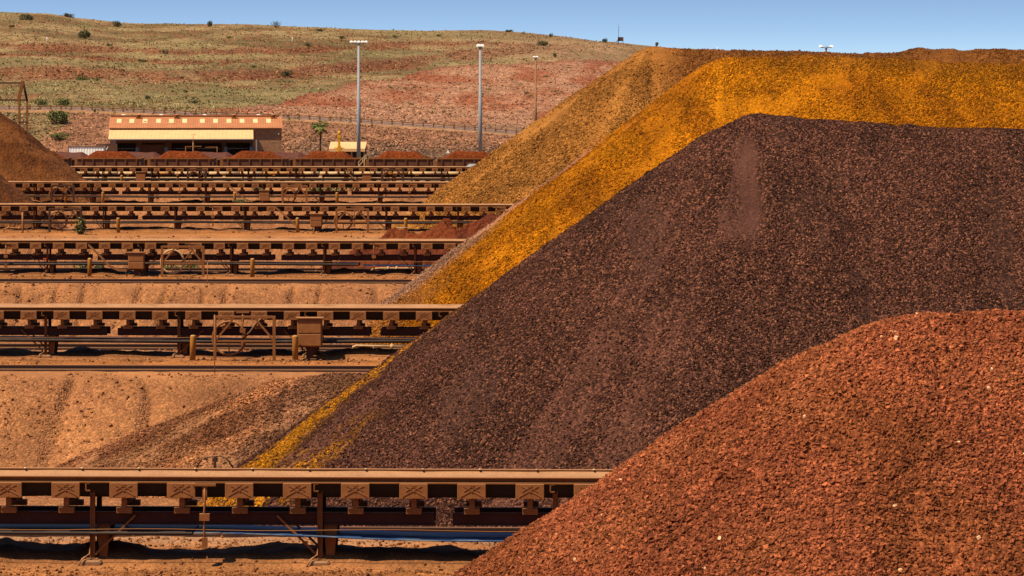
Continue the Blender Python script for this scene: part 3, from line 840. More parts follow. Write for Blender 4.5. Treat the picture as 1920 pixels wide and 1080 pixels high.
# ---- bollards
def bollard_mb(h=1.18, r=.135):
    return MB().lathe([(r, -.3), (r, h-.08), (r*.92, h-.03), (r*.6, h), (0, h+.01)], 14)
BM = proto_mesh(bollard_mb(), 'bollard', M['yellow'])
def bollard(px, n, label, s=1.0, off=-1.75):
    Y = YC[n]+off; X = PX(px, Y)
    o = bpy.data.objects.new('bollard', BM); col.objects.link(o); o.location = (X, Y, gz(X, Y)-.03); o.scale = (s, s, s)
    o.rotation_euler = (R(random.uniform(-1.5, 1.5)), R(random.uniform(-1.5, 1.5)), 0)
    tag(o, label, 'bollard', 'dusty yellow bollards in front of the conveyors')
bollard(361, 1, 'yellow brown bollard left of the rectangular gate frame, before the second conveyor')
bollard(554, 1, 'yellow brown bollard just left of the cabinet on the second conveyor')
bollard(168, 2, 'bollard in front of the third conveyor beneath its sloping cable channel', 1.05)
bollard(473, 2, 'lone bollard right of the hoop in front of the third conveyor', 1.05)
bollard(222, 3, 'bollard right of the green shrub in front of the fourth conveyor', 1.1)
bollard(558, 3, 'bollard just left of the cabinet on the fourth conveyor', 1.1)
bollard(761, 3, 'bollard beside the low dark red pile at the fourth conveyor', 1.1)
bollard(123, 4, 'leftmost bollard at the fifth conveyor, beside its left hoop', 1.15)
bollard(193, 4, 'second bollard from the left at the fifth conveyor', 1.15)
bollard(440, 4, 'bollard at the sloping channel left of the fifth conveyor cabinet', 1.15)
bollard(632, 4, 'rightmost bollard at the fifth conveyor, right of its cabinet', 1.15)
bollard(228, 5, 'small bollard with red top left of the cabinet on the farthest conveyor', 1.15)

# ---- cabinets hanging at a post
def cabinet(px, n, w, z0, z1, label, d=.4):
    Y = YC[n]-1.3; X = PX(px, Y)
    t = thing('switch_cabinet', label, 'cabinet', (X, Y, 0), 0, 'cabinets at the conveyor fronts')
    h = z1-z0; zm = z0+h*.45
    m = MB(); m.bbox(-w/2, w/2, -d/2, d/2, z0, z1-.06, .025); m.build('body', M['box'], t)
    m = MB(); m.bbox(-w/2+.04, w/2-.04, -d/2-.03, -d/2, zm+.03, z1-.14, .012); m.build('door', M['panel'], t)
    m = MB(); m.bbox(-w/2+.04, w/2-.04, -d/2-.03, -d/2, z0+.05, zm-.03, .012); m.build('door', M['panel'], t)
    m = MB(); m.box(-w/2-.07, w/2+.07, -d/2-.1, d/2+.06, z1-.05, z1); m.build('cover', M['box'], t)
    m = MB(); m.box(-.16, .16, -.05, .1, gz(X, Y)-.2, z0); m.box(-.3, .3, -.2, .2, gz(X, Y)-.2, gz(X, Y)+.06); m.build('post', M['steeldk'], t)
    m = MB(); m.tube([(-w*.3, 0, z0), (-w*.3, 0, z0-.2), (-w*.55, 0, z0-.32), (-w*.7, 0, .25)], .03, 6); m.tube([(w*.35, 0, z0), (w*.4, 0, z0-.25), (w*.8, 0, .2)], .03, 6)
    m.build('cable', M['tyre'], t)
cabinet(581, 1, 1.12, .62, 1.95, 'large rust brown cabinet hanging beside the bollard at the second conveyor')
cabinet(256, 2, 1.05, .5, 1.62, 'brown two door cabinet at the third conveyor, left of the round hoop')
cabinet(593, 3, 1.0, .5, 1.62, 'brown cabinet at the fourth conveyor between bollard and hoop')
cabinet(496, 4, 1.05, .4, 1.55, 'small brown cabinet at the fifth conveyor beside its right hoop')
cabinet(264, 5, 1.2, .3, 1.75, 'square cabinet with pale top at the left of the farthest conveyor')
cabinet(688, 5, 1.1, .2, 1.55, 'square brown cabinet at the right part of the farthest conveyor')

# ---- rectangular gate frames with a hoop behind
def gate(px0, px1, n, label, hoopx, ht=2.05, mat='dusty', sag=0):
    Y = YC[n]-2.1; X0 = PX(px0, Y); X1 = PX(px1, Y); w = X1-X0; xc = (X0+X1)/2
    t = thing('cable_gate', label, 'frame', (xc, Y, 0), 0, 'pipe frames with hoops at the conveyor fronts')
    h = w/2; a = .06+.012*n
    g = gz(xc, Y)
    m = MB(); m.bar((-h, 0, g-.2), (-h, 0, ht), a*1.8); m.build('post', M[mat], t)
    m = MB(); m.bar((h, 0, g-.2), (h, 0, ht), a*1.8); m.build('post', M[mat], t)
    m = MB(); m.bar((-h+.04, 0, ht-.04), (h-.04, 0, ht-.04), a*1.5); m.build('top_rail', M[mat], t)
    m = MB(); m.bar((-h+.04, 0, .92), (h-.04, 0, .92), a*1.1); m.build('middle_rail', M[mat], t)
    for x0, x1 in ((-h+.04, -.35*h), (h-.04, .35*h)):
        m = MB(); m.bar((x0, -.01, .98), (x1, -.01, ht-.08), a*1.1); m.build('brace', M[mat], t)
    hx = PX(hoopx, Y)-xc
    m = MB(); r = .76
    m.tube([(hx+r*math.cos(q)*.98, .35, 1.02+r*math.sin(q)) for q in np.linspace(0, 2*math.pi, 33)[:-1]], .05+.009*n, 6, closed=True)
    m.tube([(hx, .35, .32), (hx, .35, .92)], .03, 6)
    m.build('hoop', M['cream'] if hoopx == 322 else M['dusty'], t)
    m = MB()
    m.tube([(hx+r*.75, .38, .95), (hx+.95, .38, 1.3), (hx+1.25, .38, 1.7), (hx+1.5, .38, 1.95)], .05, 6)
    m.tube([(hx+.7, .38, 1.0), (hx+1.0, .38, .85), (hx+1.5, .38, .86)], .035, 6)
    m.build('cable', M['steeldk'], t)
    return t
gate(403, 514, 1, 'rectangular pipe frame with round hoop left of the second conveyor cabinet', 428)
gate(304, 381, 2, 'pipe frame with pale edged hoop at the third conveyor', 322)
gate(93, 152, 3, 'pipe frame with hoop behind the green shrub at the fourth conveyor', 108, mat='steeldk')
gate(631, 690, 3, 'pipe frame with hoop right of the fourth conveyor cabinet', 643)
gate(97, 138, 4, 'pipe frame with hoop at the far left of the fifth conveyor', 105, mat='steeldk')
gate(530, 575, 4, 'pipe frame with hoop right of the fifth conveyor cabinet', 541)
gate(352, 386, 5, 'dark pipe frame with hoop at the left middle of the farthest conveyor', 362, mat='steeldk')
gate(716, 756, 5, 'dark pipe frame with hoop right of the farthest conveyor brown cabinet', 728, mat='steeldk')

# ---- sloping cable channels
def channel(pts, n, label, w=.16, mat='chute', tail=True):
    Y = YC[n]-1.55
    P = [(PX(a, Y), PZ(b, a, Y)) for a, b in pts]
    o0 = P[-1]; t = thing('cable_channel', label, 'cable channel', (o0[0], Y, 0), 0, 'sloping cable channels at the conveyors')
    m = MB()
    for (x0, z0), (x1, z1) in zip(P[:-1], P[1:]):
        m.bar((x0-o0[0], 0, z0), (x1-o0[0], 0, z1), w*1.3, w*.5)
        m.bar((x0-o0[0], -w*.6, z0+w*.35), (x1-o0[0], -w*.6, z1+w*.35), w*.2, w*.25)
        m.bar((x0-o0[0], -w*.6, z0-w*.35), (x1-o0[0], -w*.6, z1-w*.35), w*.2, w*.25)
    m.build('tray', M[mat], t)
    m = MB(); x, z = P[-1]; m.bar((0, 0, -.2), (0, 0, z), .06); m.build('support', M['steeldk'], t)
channel([(166, 459), (186, 478), (206, 499), (222, 506), (238, 507)], 2, 'sloping orange brown cable channel running down to the third conveyor cabinet')
channel([(516, 388), (535, 404), (556, 424)], 3, 'sloping cable channel running down to the bollard at the fourth conveyor')
channel([(426, 345), (446, 362), (462, 375), (474, 378)], 4, 'sloping cable channel left of the fifth conveyor cabinet')
channel([(647, 318), (657, 328), (668, 338)], 5, 'sloping cable channel left of the farthest conveyor brown cabinet')

# ---- thin marker stakes, pipes
def stake(px, y0, y1, Y, label, mat='steeldk', r=.02, lean=0, pxt=None):
    X = PX(px, Y); z0 = PZ(y1, px, Y)-.15; z1 = PZ(y0, px, Y)
    xt = 0 if pxt is None else PX(pxt, Y)-X
    o = MB().tube([(0, 0, 0), (xt*.5, 0, (z1-z0)*.5), (xt, 0, z1-z0)], r, 6).build('marker_stake', M[mat]); o.location = (X, Y, z0)
    tag(o, label, 'stake', 'thin marker stakes')
stake(402.5, 590, 712, YC[1]-8.0, 'thin rusty stake on the earth ledge below the left gate post', 'chute', .022)
stake(389, 492, 548, YC[2]-8.9, 'thin stake on the ledge in front of the third conveyor', 'chute', .025)
stake(656, 432, 449, YC[3]-4.0, 'thin leaning stake left of the low dark red pile', 'steeldk', .03, pxt=660)
stake(365, 425, 448, YC[3]-4.2, 'thin leaning stake on open ground in front of the fourth conveyor', 'steeldk', .02, pxt=368)
def pipe(pts, Y, label, mat, r, name='water_pipe', sup=(), valves=()):
    P = [Vector((PX(a, Y), 0, PZ(b, a, Y))) for a, b in pts]
    o = P[0].copy(); o.z = 0
    t = thing(name, label, 'pipe', (o.x, Y, 0))
    MB().tube([q-o for q in P], r, 8).build('pipe_run', M[mat], t)
    for a in sup:
        x = PX(a, Y)-o.x; z = np.interp(a, [q[0] for q in pts], [PZ(q[1], q[0], Y) for q in pts])
        MB().box(x-r*.5, x+r*.5, -.05, .05, -.4, z).build('support', M[mat], t)
    for a in valves:
        x = PX(a, Y)-o.x; z = float(np.interp(a, [q[0] for q in pts], [PZ(q[1], q[0], Y) for q in pts]))
        m = MB(); m.lathe([(0, -r*2.2), (r*1.8, -r*1.6), (r*2.1, 0), (r*1.5, r*1.8), (r*.5, r*2.2), (r*.5, r*4), (0, r*4)], 10, (x, 0, z)); m.build('valve', M[mat], t)
    return t
pipe([(696, 515), (695, 508), (699, 504), (710, 503), (780, 503), (790, 501), (796, 496)], YC[2]-.9+3.0, 'pale yellow water pipe with valves under the right part of the third conveyor', 'cream', .055, sup=(722, 762), valves=(728, 744))
pipe([(741, 433), (741, 429), (746, 427), (766, 427)], YC[3]-1.9, 'short pale pipe loop beside the rightmost bollard at the fourth conveyor', 'cream', .05)
pipe([(42, 398), (43, 436), (40, 441), (28, 443)], YC[3]-2.0, 'upright brown pipe at the far left of the fourth conveyor', 'chute', .07)
pipe([(7, 436), (8, 429), (14, 427), (52, 429)], YC[3]-1.9, 'low brown pipe with valve at the far left, beside the upright pipe', 'chute', .06, valves=(16, 36))
pipe([(661, 655), (662, 650), (668, 648), (760, 650)], YC[1]+3.4, 'pale pipe under the right end of the second conveyor', 'cream', .05, sup=(700,), valves=(735,))
pipe([(42, 375), (52, 377), (66, 376), (80, 380)], YC[4]-2.2, 'thin bent orange pipe beside the ore toe at the left edge', 'chute', .06)
# the handle loop behind the nearest conveyor belt
t = thing('hand_rail', 'bent dark tube rail standing up behind the nearest conveyor belt', 'handrail', (PX(403, YC[0]+1.1), YC[0]+1.1, 2.2))
MB().tube([(-.55, 0, .05), (-.36, 0, .36), (-.2, 0, .42), (.15, 0, .46), (.32, 0, .38), (.55, 0, .05)], .022, 8).build('tube', M['steeldk'], t)
MB().box(-.03, .03, -.05, .05, -.15, .44).box(-.07, .07, -.04, .04, .3, .40).build('post', M['steeldk'], t)
# walkway plate and red emergency switch on the third conveyor
o = MB().bbox(-.11, .11, -.08, .08, -.07, .07, .02).build('emergency_switch', M['redtag']); Y = YC[2]-1.05; o.location = (PX(84.5, Y), Y, PZ(486, 84, Y))
tag(o, 'small red emergency switch on a leg at the left of the third conveyor', 'switch')

# ---- cream pipeline on low supports behind the farthest conveyor
Y = 402.5
t = thing('pipeline', 'long cream pipeline on low supports right behind the farthest conveyor', 'pipeline', (PX(500, Y), Y, 0))
x = 120
k = 0
while x < 900:
    L_ = [58, 44, 70, 36, 64][k % 5]
    xa, xb = PX(x, Y)-t.location.x, PX(min(x+L_, 905), Y)-t.location.x; z = PZ(325.3, x, Y)
    MB().tube([(xa, 0, z), (xb-.12, 0, z)], .24, 10).build('pipe_run', M['cream'] if k % 4 != 3 else M['yellow'], t)
    MB().box(xa+.3, xa+.5, -.15, .15, -1.2, z-.2).build('support', M['steeldk'], t)
    x += L_; k += 1
Y = 406.5
t = thing('pipeline', 'lower pale pipeline on the ground behind the farthest conveyor legs', 'pipeline', (PX(500, Y), Y, 0))
MB().tube([(PX(150, Y)-t.location.x, 0, PZ(333.5, 300, Y)), (PX(900, Y)-t.location.x, 0, PZ(333.5, 300, Y))], .1, 8).build('pipe_run', M['cream'], t)

# ---- ore trains
def wagon_proto():
    t = thing('ore_wagon', '', 'rail wagon', (0, 0, 0))
    m = MB(); L = 4.3
    # tub with sloped ends
    vs = []
    for y in (-1.45, 1.45):
        vs += [(-L-.25, y, 3.35), (L+.25, y, 3.35), (L+.25, y, 2.3), (L-1.3, y, .9), (-L+1.3, y, .9), (-L-.25, y, 2.3)]
    m.add(vs, [(0,1,2,3,4,5), (11,10,9,8,7,6), (0,6,7,1)[::-1], (1,7,8,2)[::-1], (2,8,9,3)[::-1], (3,9,10,4)[::-1], (4,10,11,5)[::-1], (5,11,6,0)[::-1]])
    m.build('body', M['wagon'], t)
    m = MB()
    for y0, y1 in ((-1.58, -1.44), (1.44, 1.58)): m.box(-L-.35, L+.35, y0, y1, 3.27, 3.43)
    for x0, x1 in ((-L-.35, -L-.2), (L+.2, L+.35)): m.box(x0, x1, -1.44, 1.44, 3.27, 3.43)
    m.build('rim', M['dusty'], t)
    for k in range(6):
        x = -L+.4+k*(2*L-.8)/5
        zb = 1.0 if 0 < k < 5 else 1.9
        for s in (-1, 1): MB().box(x-.1, x+.1, s*1.54-.09, s*1.54+.09, zb, 3.27).build('rib', M['wagon'], t)
    m = MB()
    m.box(-L-.75, -L-.05, -1.3, 1.3, .95, 1.15); m.box(-L-.7, -L-.3, -1.45, -1.35, 2.3, 3.1)
    m.box(L+.05, L+.75, -1.3, 1.3, .95, 1.15)
    m.build('end_platform', M['dusty'], t)
    for s in (-1, 1):
        m = MB(); m.box(s*3.1-.95, s*3.1+.95, -.95, -.8, .35, .7); m.box(s*3.1-.95, s*3.1+.95, .8, .95, .35, .7); m.box(s*3.1-.2, s*3.1+.2, -.9, .9, .6, .9)
        b = m.build('bogie', M['steeldk'], t)
        for q in (-.75, .75):
            w = MB()
            for y in (-.72, .72):
                w.tube([(s*3.1+q, y-.06, .46), (s*3.1+q, y+.06, .46)], .45, 14)
            w.tube([(s*3.1+q, -.7, .46), (s*3.1+q, .7, .46)], .07, 6)
            w.build('wheel', M['rail'], b)
    # heaped load
    nx, ny = 44, 14
    X, Y = np.meshgrid(np.linspace(-L-.1, L+.1, nx), np.linspace(-1.42, 1.42, ny))
    hx = np.clip((L-.3-np.abs(X))/1.9, 0, 1); hy = np.clip((1.42-np.abs(Y))/.9, 0, 1)
    Z = 3.2+1.3*np.minimum(hx, 1)**.9*(hy**.7)*(.9+.25*(fbm(X*.6, Y*.6, 300)-.5))+.12*(fbm(X*2, Y*2, 301)-.5)
    C = C4(X.shape, np.array([.20, .052, .020]), .7)
    idx = np.arange(nx*ny).reshape(ny, nx)
    Q = np.stack([idx[:-1, :-1], idx[:-1, 1:], idx[1:, 1:], idx[1:, :-1]], -1).reshape(-1, 4)
    mesh_np('ore_load', np.dstack([X, Y, Z]).reshape(-1, 3), [Q], ore_mat('wagon_ore', .22, .7, .5), C.reshape(-1, 4), parent=t)
    return t
w0 = wagon_proto(); used = False; rearload = None; rear_mat = paint('dark_ore_load', (.13, .03, .014), (.09, .02, .01), bump=.5)
ORDW = ['first', 'second', 'third', 'fourth', 'fifth', 'sixth', 'seventh']
for row, (Y, xs, nm) in enumerate(((459.0, [72, 208, 344, 480, 616, 752, 880], 'front'), (466.5, [127, 263, 399, 535], 'rear'))):
    for k, px in enumerate(xs):
        w = copy_tree(w0) if used else w0; used = True
        w.location = (PX(px, Y), Y, -1.35-.3*row)
        where = {('front', 0): 'half hidden behind the smooth brown pile at left', ('front', 1): 'below the white corrugated container and shed left post',
                 ('front', 2): 'below the left middle of the long shed', ('front', 3): 'in front of the block wall end of the shed',
                 ('front', 4): 'below the yellow jib post and left lamp mast', ('front', 5): 'between the two tall pale lamp masts',
                 ('front', 6): 'at the right pale mast, cut by the golden pile',
                 ('rear', 0): 'in front of the white corrugated container', ('rear', 1): 'in front of the left bays of the shed',
                 ('rear', 2): 'in front of the middle bays of the shed', ('rear', 3): 'in front of the shed right corner'}[(nm, k)]
        w['label'] = f'{nm} row ore wagon, {where}'
        w['group'] = 'loaded ore wagons'
        if row:
            for ch in w.children:
                if ch.name.startswith('ore_load'):
                    if rearload is None:
                        rearload = ch.data.copy(); rearload.materials[0] = rear_mat
                    ch.data = rearload
for Y, lb in ((459.0-.75, 'track rail nearest the yard under the front ore train'), (459.75, 'far rail under the front ore train'), (465.75, 'near rail under the rear ore train'), (467.25, 'far rail under the rear ore train')):
    o = MB().box(PX(-200, Y), PX(1300, Y), -.05, .05, -.15, .05).build('track_rail', M['rail']); o.location = (0, Y, -1.35); tag(o, lb, 'rail', 'railway rails')
# stair frame beside the left lamp mast and pale sheet
Y = 456; X = PX(681, Y)
t = thing('access_stair', 'small pale steel stair with hand rails in front of the left lamp mast', 'stair', (X, Y, -1.3))
zb = PZ(312, 681, Y)+1.3; zt = PZ(296, 681, Y)+1.3
for y in (-.35, .35):
    MB().bar((-.7, y, zb), (.4, y, zt), .09).build('stringer', M['cream'], t)
    m = MB(); m.bar((-.7, y, zb+.6), (.4, y, zt+.5), .06); m.bar((-.65, y, zb), (-.65, y, zb+.6), .05); m.bar((.35, y, zt), (.35, y, zt+.5), .05); m.bar((-.1, y, zb+.6), (-.1, y, zt), .05); m.build('hand_rail', M['cream'], t)
for k in range(5):
    x = -.6+k*.22; z = zb+.1+k*(zt-zb-.1)/5; MB().box(x, x+.2, -.34, .34, z, z+.04).build('tread', M['cream'], t)
MB().box(-.7, .5, -.4, .4, -.1, zb).build('base', M['dusty'], t)
Y = 404; X = PX(887, Y); z = PZ(311, 887, Y)
o = MB().add([(-.7, 0, 0), (.35, 0, 0), (.7, .3, .36), (-.25, .3, .36), (-.7, .04, 0), (.35, .04, 0), (.7, .34, .36), (-.25, .34, .36)], [(0,1,2,3),(7,6,5,4),(0,4,5,1),(1,5,6,2),(2,6,7,3),(3,7,4,0)]).build('metal_sheet', M['galv']); o.location = (X, YC[5]-.3, 2.36)
tag(o, 'pale leaning metal sheet on the farthest conveyor beside the golden pile', 'sheet')

# ------------------------------------------------------------------ long shed
YW = 494.0; RX0 = PX(207, YW); RX1 = PX(528, YW); G0 = -1.4
mpx = 495/F
shed = thing('long_shed', 'long low workshop shed with rust orange roof, cream awning and dark open bays', 'shed', ((RX0+RX1)/2, YW, G0), .115)
cx = (RX0+RX1)/2; W2 = (RX1-RX0)/2
zR = PZ(218, 368, 500)-G0; zE = PZ(240, 368, 493.6)-G0; zB = 0
def sx(px, Y=494): return PX(px, Y)-cx
def sz(py, Y=494): return PZ(py, 368, Y)-G0
Wn = MB()   # block wall end
xb = sx(474)
Wn.box(xb, W2-.05, 0, .25, zB, zE-.05); Wn.build('wall', M['brick'], shed)
m = MB(); m.box(W2-.3, W2-.05, .25, 12, 0, zE-.05); m.add([(W2-.3, .25, zE-.05), (W2-.3, 11.9, zE-.05), (W2-.3, 6.2, zR-.15), (W2-.05, .25, zE-.05), (W2-.05, 11.9, zE-.05), (W2-.05, 6.2, zR-.15)], [(0,2,1),(3,4,5),(0,3,5,2),(1,2,5,4)])
m.build('gable_wall', M['brick'], shed)
m = MB(); m.box(-W2+.05, -W2+.3, .25, 12, 0, zE-.05); m.add([(-W2+.05, .25, zE-.05), (-W2+.05, 11.9, zE-.05), (-W2+.05, 6.2, zR-.15), (-W2+.3, .25, zE-.05), (-W2+.3, 11.9, zE-.05), (-W2+.3, 6.2, zR-.15)], [(0,2,1),(3,4,5),(0,3,5,2),(1,2,5,4)])
m.build('gable_wall', M['brown'], shed)
# recessed back wall of bays with piers and doors
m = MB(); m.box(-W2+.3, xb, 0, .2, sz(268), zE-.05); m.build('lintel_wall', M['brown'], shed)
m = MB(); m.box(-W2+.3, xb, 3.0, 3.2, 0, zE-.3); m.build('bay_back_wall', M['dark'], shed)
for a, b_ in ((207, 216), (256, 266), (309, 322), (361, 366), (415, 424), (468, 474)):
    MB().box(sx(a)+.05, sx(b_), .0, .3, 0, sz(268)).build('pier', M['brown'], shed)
for a, b_, cc in ((266, 309, 1), (366, 415, 0)):
    m = MB(); 
    zt = sz(271)
    if cc:
        for k in range(16):
            z = zt*k/16; m.box(sx(a), sx(b_), .12+.03*(k % 2), .2+.03*(k % 2), z, z+zt/16-.01)
        m.build('roller_door', M['brown'], shed)
for a, b_ in ((217, 256), (322, 361), (367, 415), (424, 468)):
    # pale strips painted in for light through clerestory openings of far wall
    m = MB(); m.box(sx(a)+.2, sx(b_)-.3, 2.9, 2.98, sz(280), sz(278.3)); m.build('slot_light_strip', M['galv'], shed)
for a in (259, 312.5, 422.5, 470):
    m = MB(); m.lathe([(.28, 0), (.28, .9), (.25, .95), (0, .95)], 12, (sx(a), -1.0, sz(288)+.1)); m.build('drum', M['blue'], shed)
# roof: front and rear slopes with corrugation
def corr(x0, x1, y0, z0, y1, z1, mat, name, parent, amp=.03, step=.18, th=.05):
    n = int((x1-x0)/step); vs = []; fs = []
    for i in range(n+1):
        x = x0+(x1-x0)*i/n; o = amp*(i % 2)
        vs += [(x, y0, z0+o), (x, y1, z1+o), (x, y0, z0-th), (x, y1, z1-th)]
    for i in range(n):
        a = 4*i; fs += [(a, a+4, a+5, a+1), (a+2, a+3, a+7, a+6), (a, a+2, a+6, a+4), (a+1, a+5, a+7, a+3)]
    fs += [(0, 1, 3, 2), (4*n, 4*n+2, 4*n+3, 4*n+1)]
    return MB().add(vs, fs).build(name, mat, parent)
corr(-W2-.1, W2+.1, -.45, zE, 6.2, zR, M['roof'], 'roof', shed)
corr(-W2-.1, W2+.1, 12.6, zE, 6.2, zR, M['roof'], 'roof', shed)
# ridge cap and vents
m = MB(); m.box(-W2, sx(522), 5.7, 6.7, zR-.02, zR+.22); m.build('ridge_cap', M['roof'], shed)
def roofz(y): return zE+(zR-zE)*(y+.45)/6.65
for a in (268, 339, 445.5, 519):
    m = MB(); X = sx(a, 499); m.lathe([(.2, 0), (.2, .5), (.38, .5), (.42, .62), (.3, .74), (0, .78)], 12, (X, 5.0, roofz(5.0)-.1)); m.box(X-.4, X+.15, 4.7, 5.6, roofz(5)-.1, roofz(5)+.3); m.build('roof_vent', M['dusty'], shed)
for a in (244, 314, 395, 495):
    m = MB(); X = sx(a, 502); m.lathe([(.3, 0), (.3, .3), (.45, .4), (.45, .6), (.3, .75), (0, .8)], 12, (X, 8.0, zR-.5)); m.build('ball_vent', M['white'], shed)
for k, a in enumerate((229, 252.5, 277, 302, 326, 350.5, 383.5, 408, 433, 457.5, 482.5, 507)):
    y0, y1 = 2.3, 4.5
    X = sx(a, 497)
    m = MB(); h = .36
    m.add([(X-h, y0, roofz(y0)+.06), (X+h, y0, roofz(y0)+.06), (X+h, y1, roofz(y1)+.06), (X-h, y1, roofz(y1)+.06),
           (X-h, y0, roofz(y0)-.01), (X+h, y0, roofz(y0)-.01), (X+h, y1, roofz(y1)-.01), (X-h, y1, roofz(y1)-.01)], [(0,1,2,3),(7,6,5,4),(0,4,5,1),(1,5,6,2),(2,6,7,3),(3,7,4,0)])
    o = m.build('roof_light', M['sky_light'], shed)
    if k == 2:
        MB().add([(X-.2, 2.9, roofz(2.9)+.075), (X+.22, 2.85, roofz(2.85)+.075), (X+.27, 3.2, roofz(3.2)+.075), (X, 3.3, roofz(3.3)+.075), (X-.25, 3.15, roofz(3.15)+.075)], [(0,1,2,3,4)]).build('hole', M['dark'], o)
corr(-W2, xb, -4.9, sz(260.5, 489), -.35, sz(243.5, 494), M['awning'], 'awning', shed, .02, .3, .05)
m = MB(); m.box(-W2, xb, -4.95, -4.85, sz(262.2, 489), sz(260.8, 489)); m.build('gutter', M['galv'], shed)
for a in (209.5, 473):
    m = MB(); X = sx(a, 489); m.box(X-.09, X+.09, -4.8, -4.6, 0, sz(262, 489)); m.bar((X, -4.7, .9), (X+.55*(1 if a < 300 else -1), -4.7, 0), .12); m.build('awning_post', M['galv'], shed)
m = MB(); m.box(W2-.6, W2-.45, -.35, -.05, sz(252), sz(250.5)); m.build('wall_lamp', M['white'], shed)
# yard frame with mast in front of the bays
Y = 486; t = thing('test_rig', 'thin steel rig with tall bent mast in front of the shed middle bays', 'frame', (PX(362, Y), Y, -1.4))
hm = PZ(252, 362, Y)+1.4; hl = PZ(275, 362, Y)+1.4
MB().tube([(0, 0, 0), (0, 0, hm*.8), (0, 0, hm)], .05, 6).tube([(0, 0, hm), (.45, 0, hm)], .03, 6).tube([(0, 0, 0), (0, 0, hm*.82)], .09, 6).build('mast', M['wood'], t)
for a in (348, 407): X = PX(a, Y)-PX(362, Y); MB().box(X-.07, X+.07, -.07, .07, 0, hl).build('post', M['chute'], t)
MB().bar((PX(347, Y)-PX(362, Y), 0, hl), (PX(378, Y)-PX(362, Y), 0, hl+.05), .13).build('beam', M['dusty'], t)
MB().bar((PX(385, Y)-PX(362, Y), 0, hl-.1), (PX(408, Y)-PX(362, Y), 0, hl-.05), .13).build('beam', M['dusty'], t)
for k, (a, c) in enumerate(((376, 'redtag'), (387, 'box'), (369, 'blue'))):
    X = PX(a, Y); o = MB().bbox(-.4, .4, -.3, .3, 0, 1.25+.2*k, .05).box(-.3, .3, -.2, .2, 1.25+.2*k, 1.4+.2*k).box(-.45, .45, -.1, .1, .5, .58).build('machine_crate', M[c]); o.location = (X, Y+1.5, -1.4+.0)
    tag(o, ['small red machine box in front of the shed middle bays', 'tall brown machine box right of the red one before the shed', 'small blue machine box left of the red one before the shed'][k], 'machine box', 'machine boxes before the shed')

# corrugated white container
Y = 478; X0, X1 = PX(128, Y), PX(195, Y); z0 = PZ(290.5, 160, Y); z1 = PZ(274, 160, Y)
t = thing('shipping_container', 'white corrugated container with rusty streaks at the left of the long shed', 'container', ((X0+X1)/2, Y, -1.4))
w = (X1-X0)/2; n_ = 52; vs = []; fs = []
for i in range(n_+1):
    x = -w+2*w*i/n_; o = -.03*((i//2) % 2); vs += [(x, o, 0), (x, o, z1+1.4)]
for i in range(n_): fs.append((2*i, 2*i+2, 2*i+3, 2*i+1))
b = MB().add(vs, fs); b.box(-w, w, .02, 2.4, 0, z1+1.38); b.build('body', M['white'], t)
MB().box(-w-.03, w+.03, -.1, .0, z1+1.3, z1+1.42).box(-w-.05, -w, -.1, .02, 0, z1+1.4).box(w, w+.05, -.1, .02, 0, z1+1.4).build('frame', M['dusty'], t)
MB().bar((w+.1, .2, z1+.5), (w+.55, .2, z1+1.3), .1, .1).box(w+.05, w+.08, .1, 2.3, .1, z1+1.3).build('open_door', M['white'], t)
Y = 479; o = MB().box(-1.6, 1.6, -.04, .04, 1.5, 1.65).box(-1.6, -1.5, -.05, .05, 0, 1.6).box(1.5, 1.6, -.05, .05, 0, 1.6).box(-1.5, 1.5, -.03, .03, .3, 1.5).build('yard_screen', M['brown'], ); o.location = (PX(200, Y), Y, PZ(290, 200, Y)-.0)
tag(o, 'dark low screen between the white container and the shed', 'screen')

# ------------------------------------------------------------------ lamp masts
def mast(px, ytop, Y, label, r0=.31, r1=.17, heads=4, mat='galv', step=.55, arm=1.0, ybase=300, hs=1.0):
    X = PX(px, Y); zb = PZ(ybase, px, Y)-.8; zt = PZ(ytop, px, Y)
    t = thing('lamp_mast', label, 'lamp mast', (X, Y, zb), 0, 'tall lamp masts')
    h = zt-zb
    m = MB(); m.lathe([(r0, 0), (r0*.92, h*step), (r0*.74, h*step+.05), (r1, h)], 12); m.build('pole', M[mat], t)
    if heads:
        m = MB(); m.bar((-arm, 0, h), (arm, 0, h), .16*hs); m.lathe([(r1*1.5, -.25), (r1*1.5, .12), (0, .15)], 10, (0, 0, h)); m.build('crossarm', M['galv'], t)
        for k in range(heads):
            x = -arm+2*arm*k/max(heads-1, 1)
            s = -1 if x < 0 else 1
            m = MB(); m.add([(x-.32*hs, -.3*hs, h+.08), (x+.32*hs, -.3*hs, h+.08), (x+.32*hs, .28*hs, h+.2), (x-.32*hs, .28*hs, h+.2),
                             (x-.22*hs, -.22*hs, h+.38*hs), (x+.22*hs, -.22*hs, h+.38*hs), (x+.22*hs, .2*hs, h+.42*hs), (x-.22*hs, .2*hs, h+.42*hs)], [(3,2,1,0),(4,5,6,7),(0,1,5,4),(1,2,6,5),(2,3,7,6),(3,0,4,7)])
            m.build('lamp_head', M['white'], t)
mast(672.5, 80.5, 480, 'tall pale steel lamp mast with wide row of floodlights, leftmost mast', heads=5, arm=1.1, hs=.8)
mast(900.5, 88, 480, 'tall pale steel lamp mast with compact white head, middle mast', heads=2, arm=.28, ybase=290)
mast(1004.5, 108, 500, 'slim brown wooden pole with tiny lamp, right of the two pale masts', r0=.2, r1=.13, heads=2, mat='wood', step=.3, arm=.2, ybase=232, hs=.6)
mast(1549, 89, 420, 'top of a T shaped lamp mast peeping over the crest of the golden pile', r0=.25, r1=.11, heads=2, mat='steeldk', arm=.7, ybase=300, hs=.75)

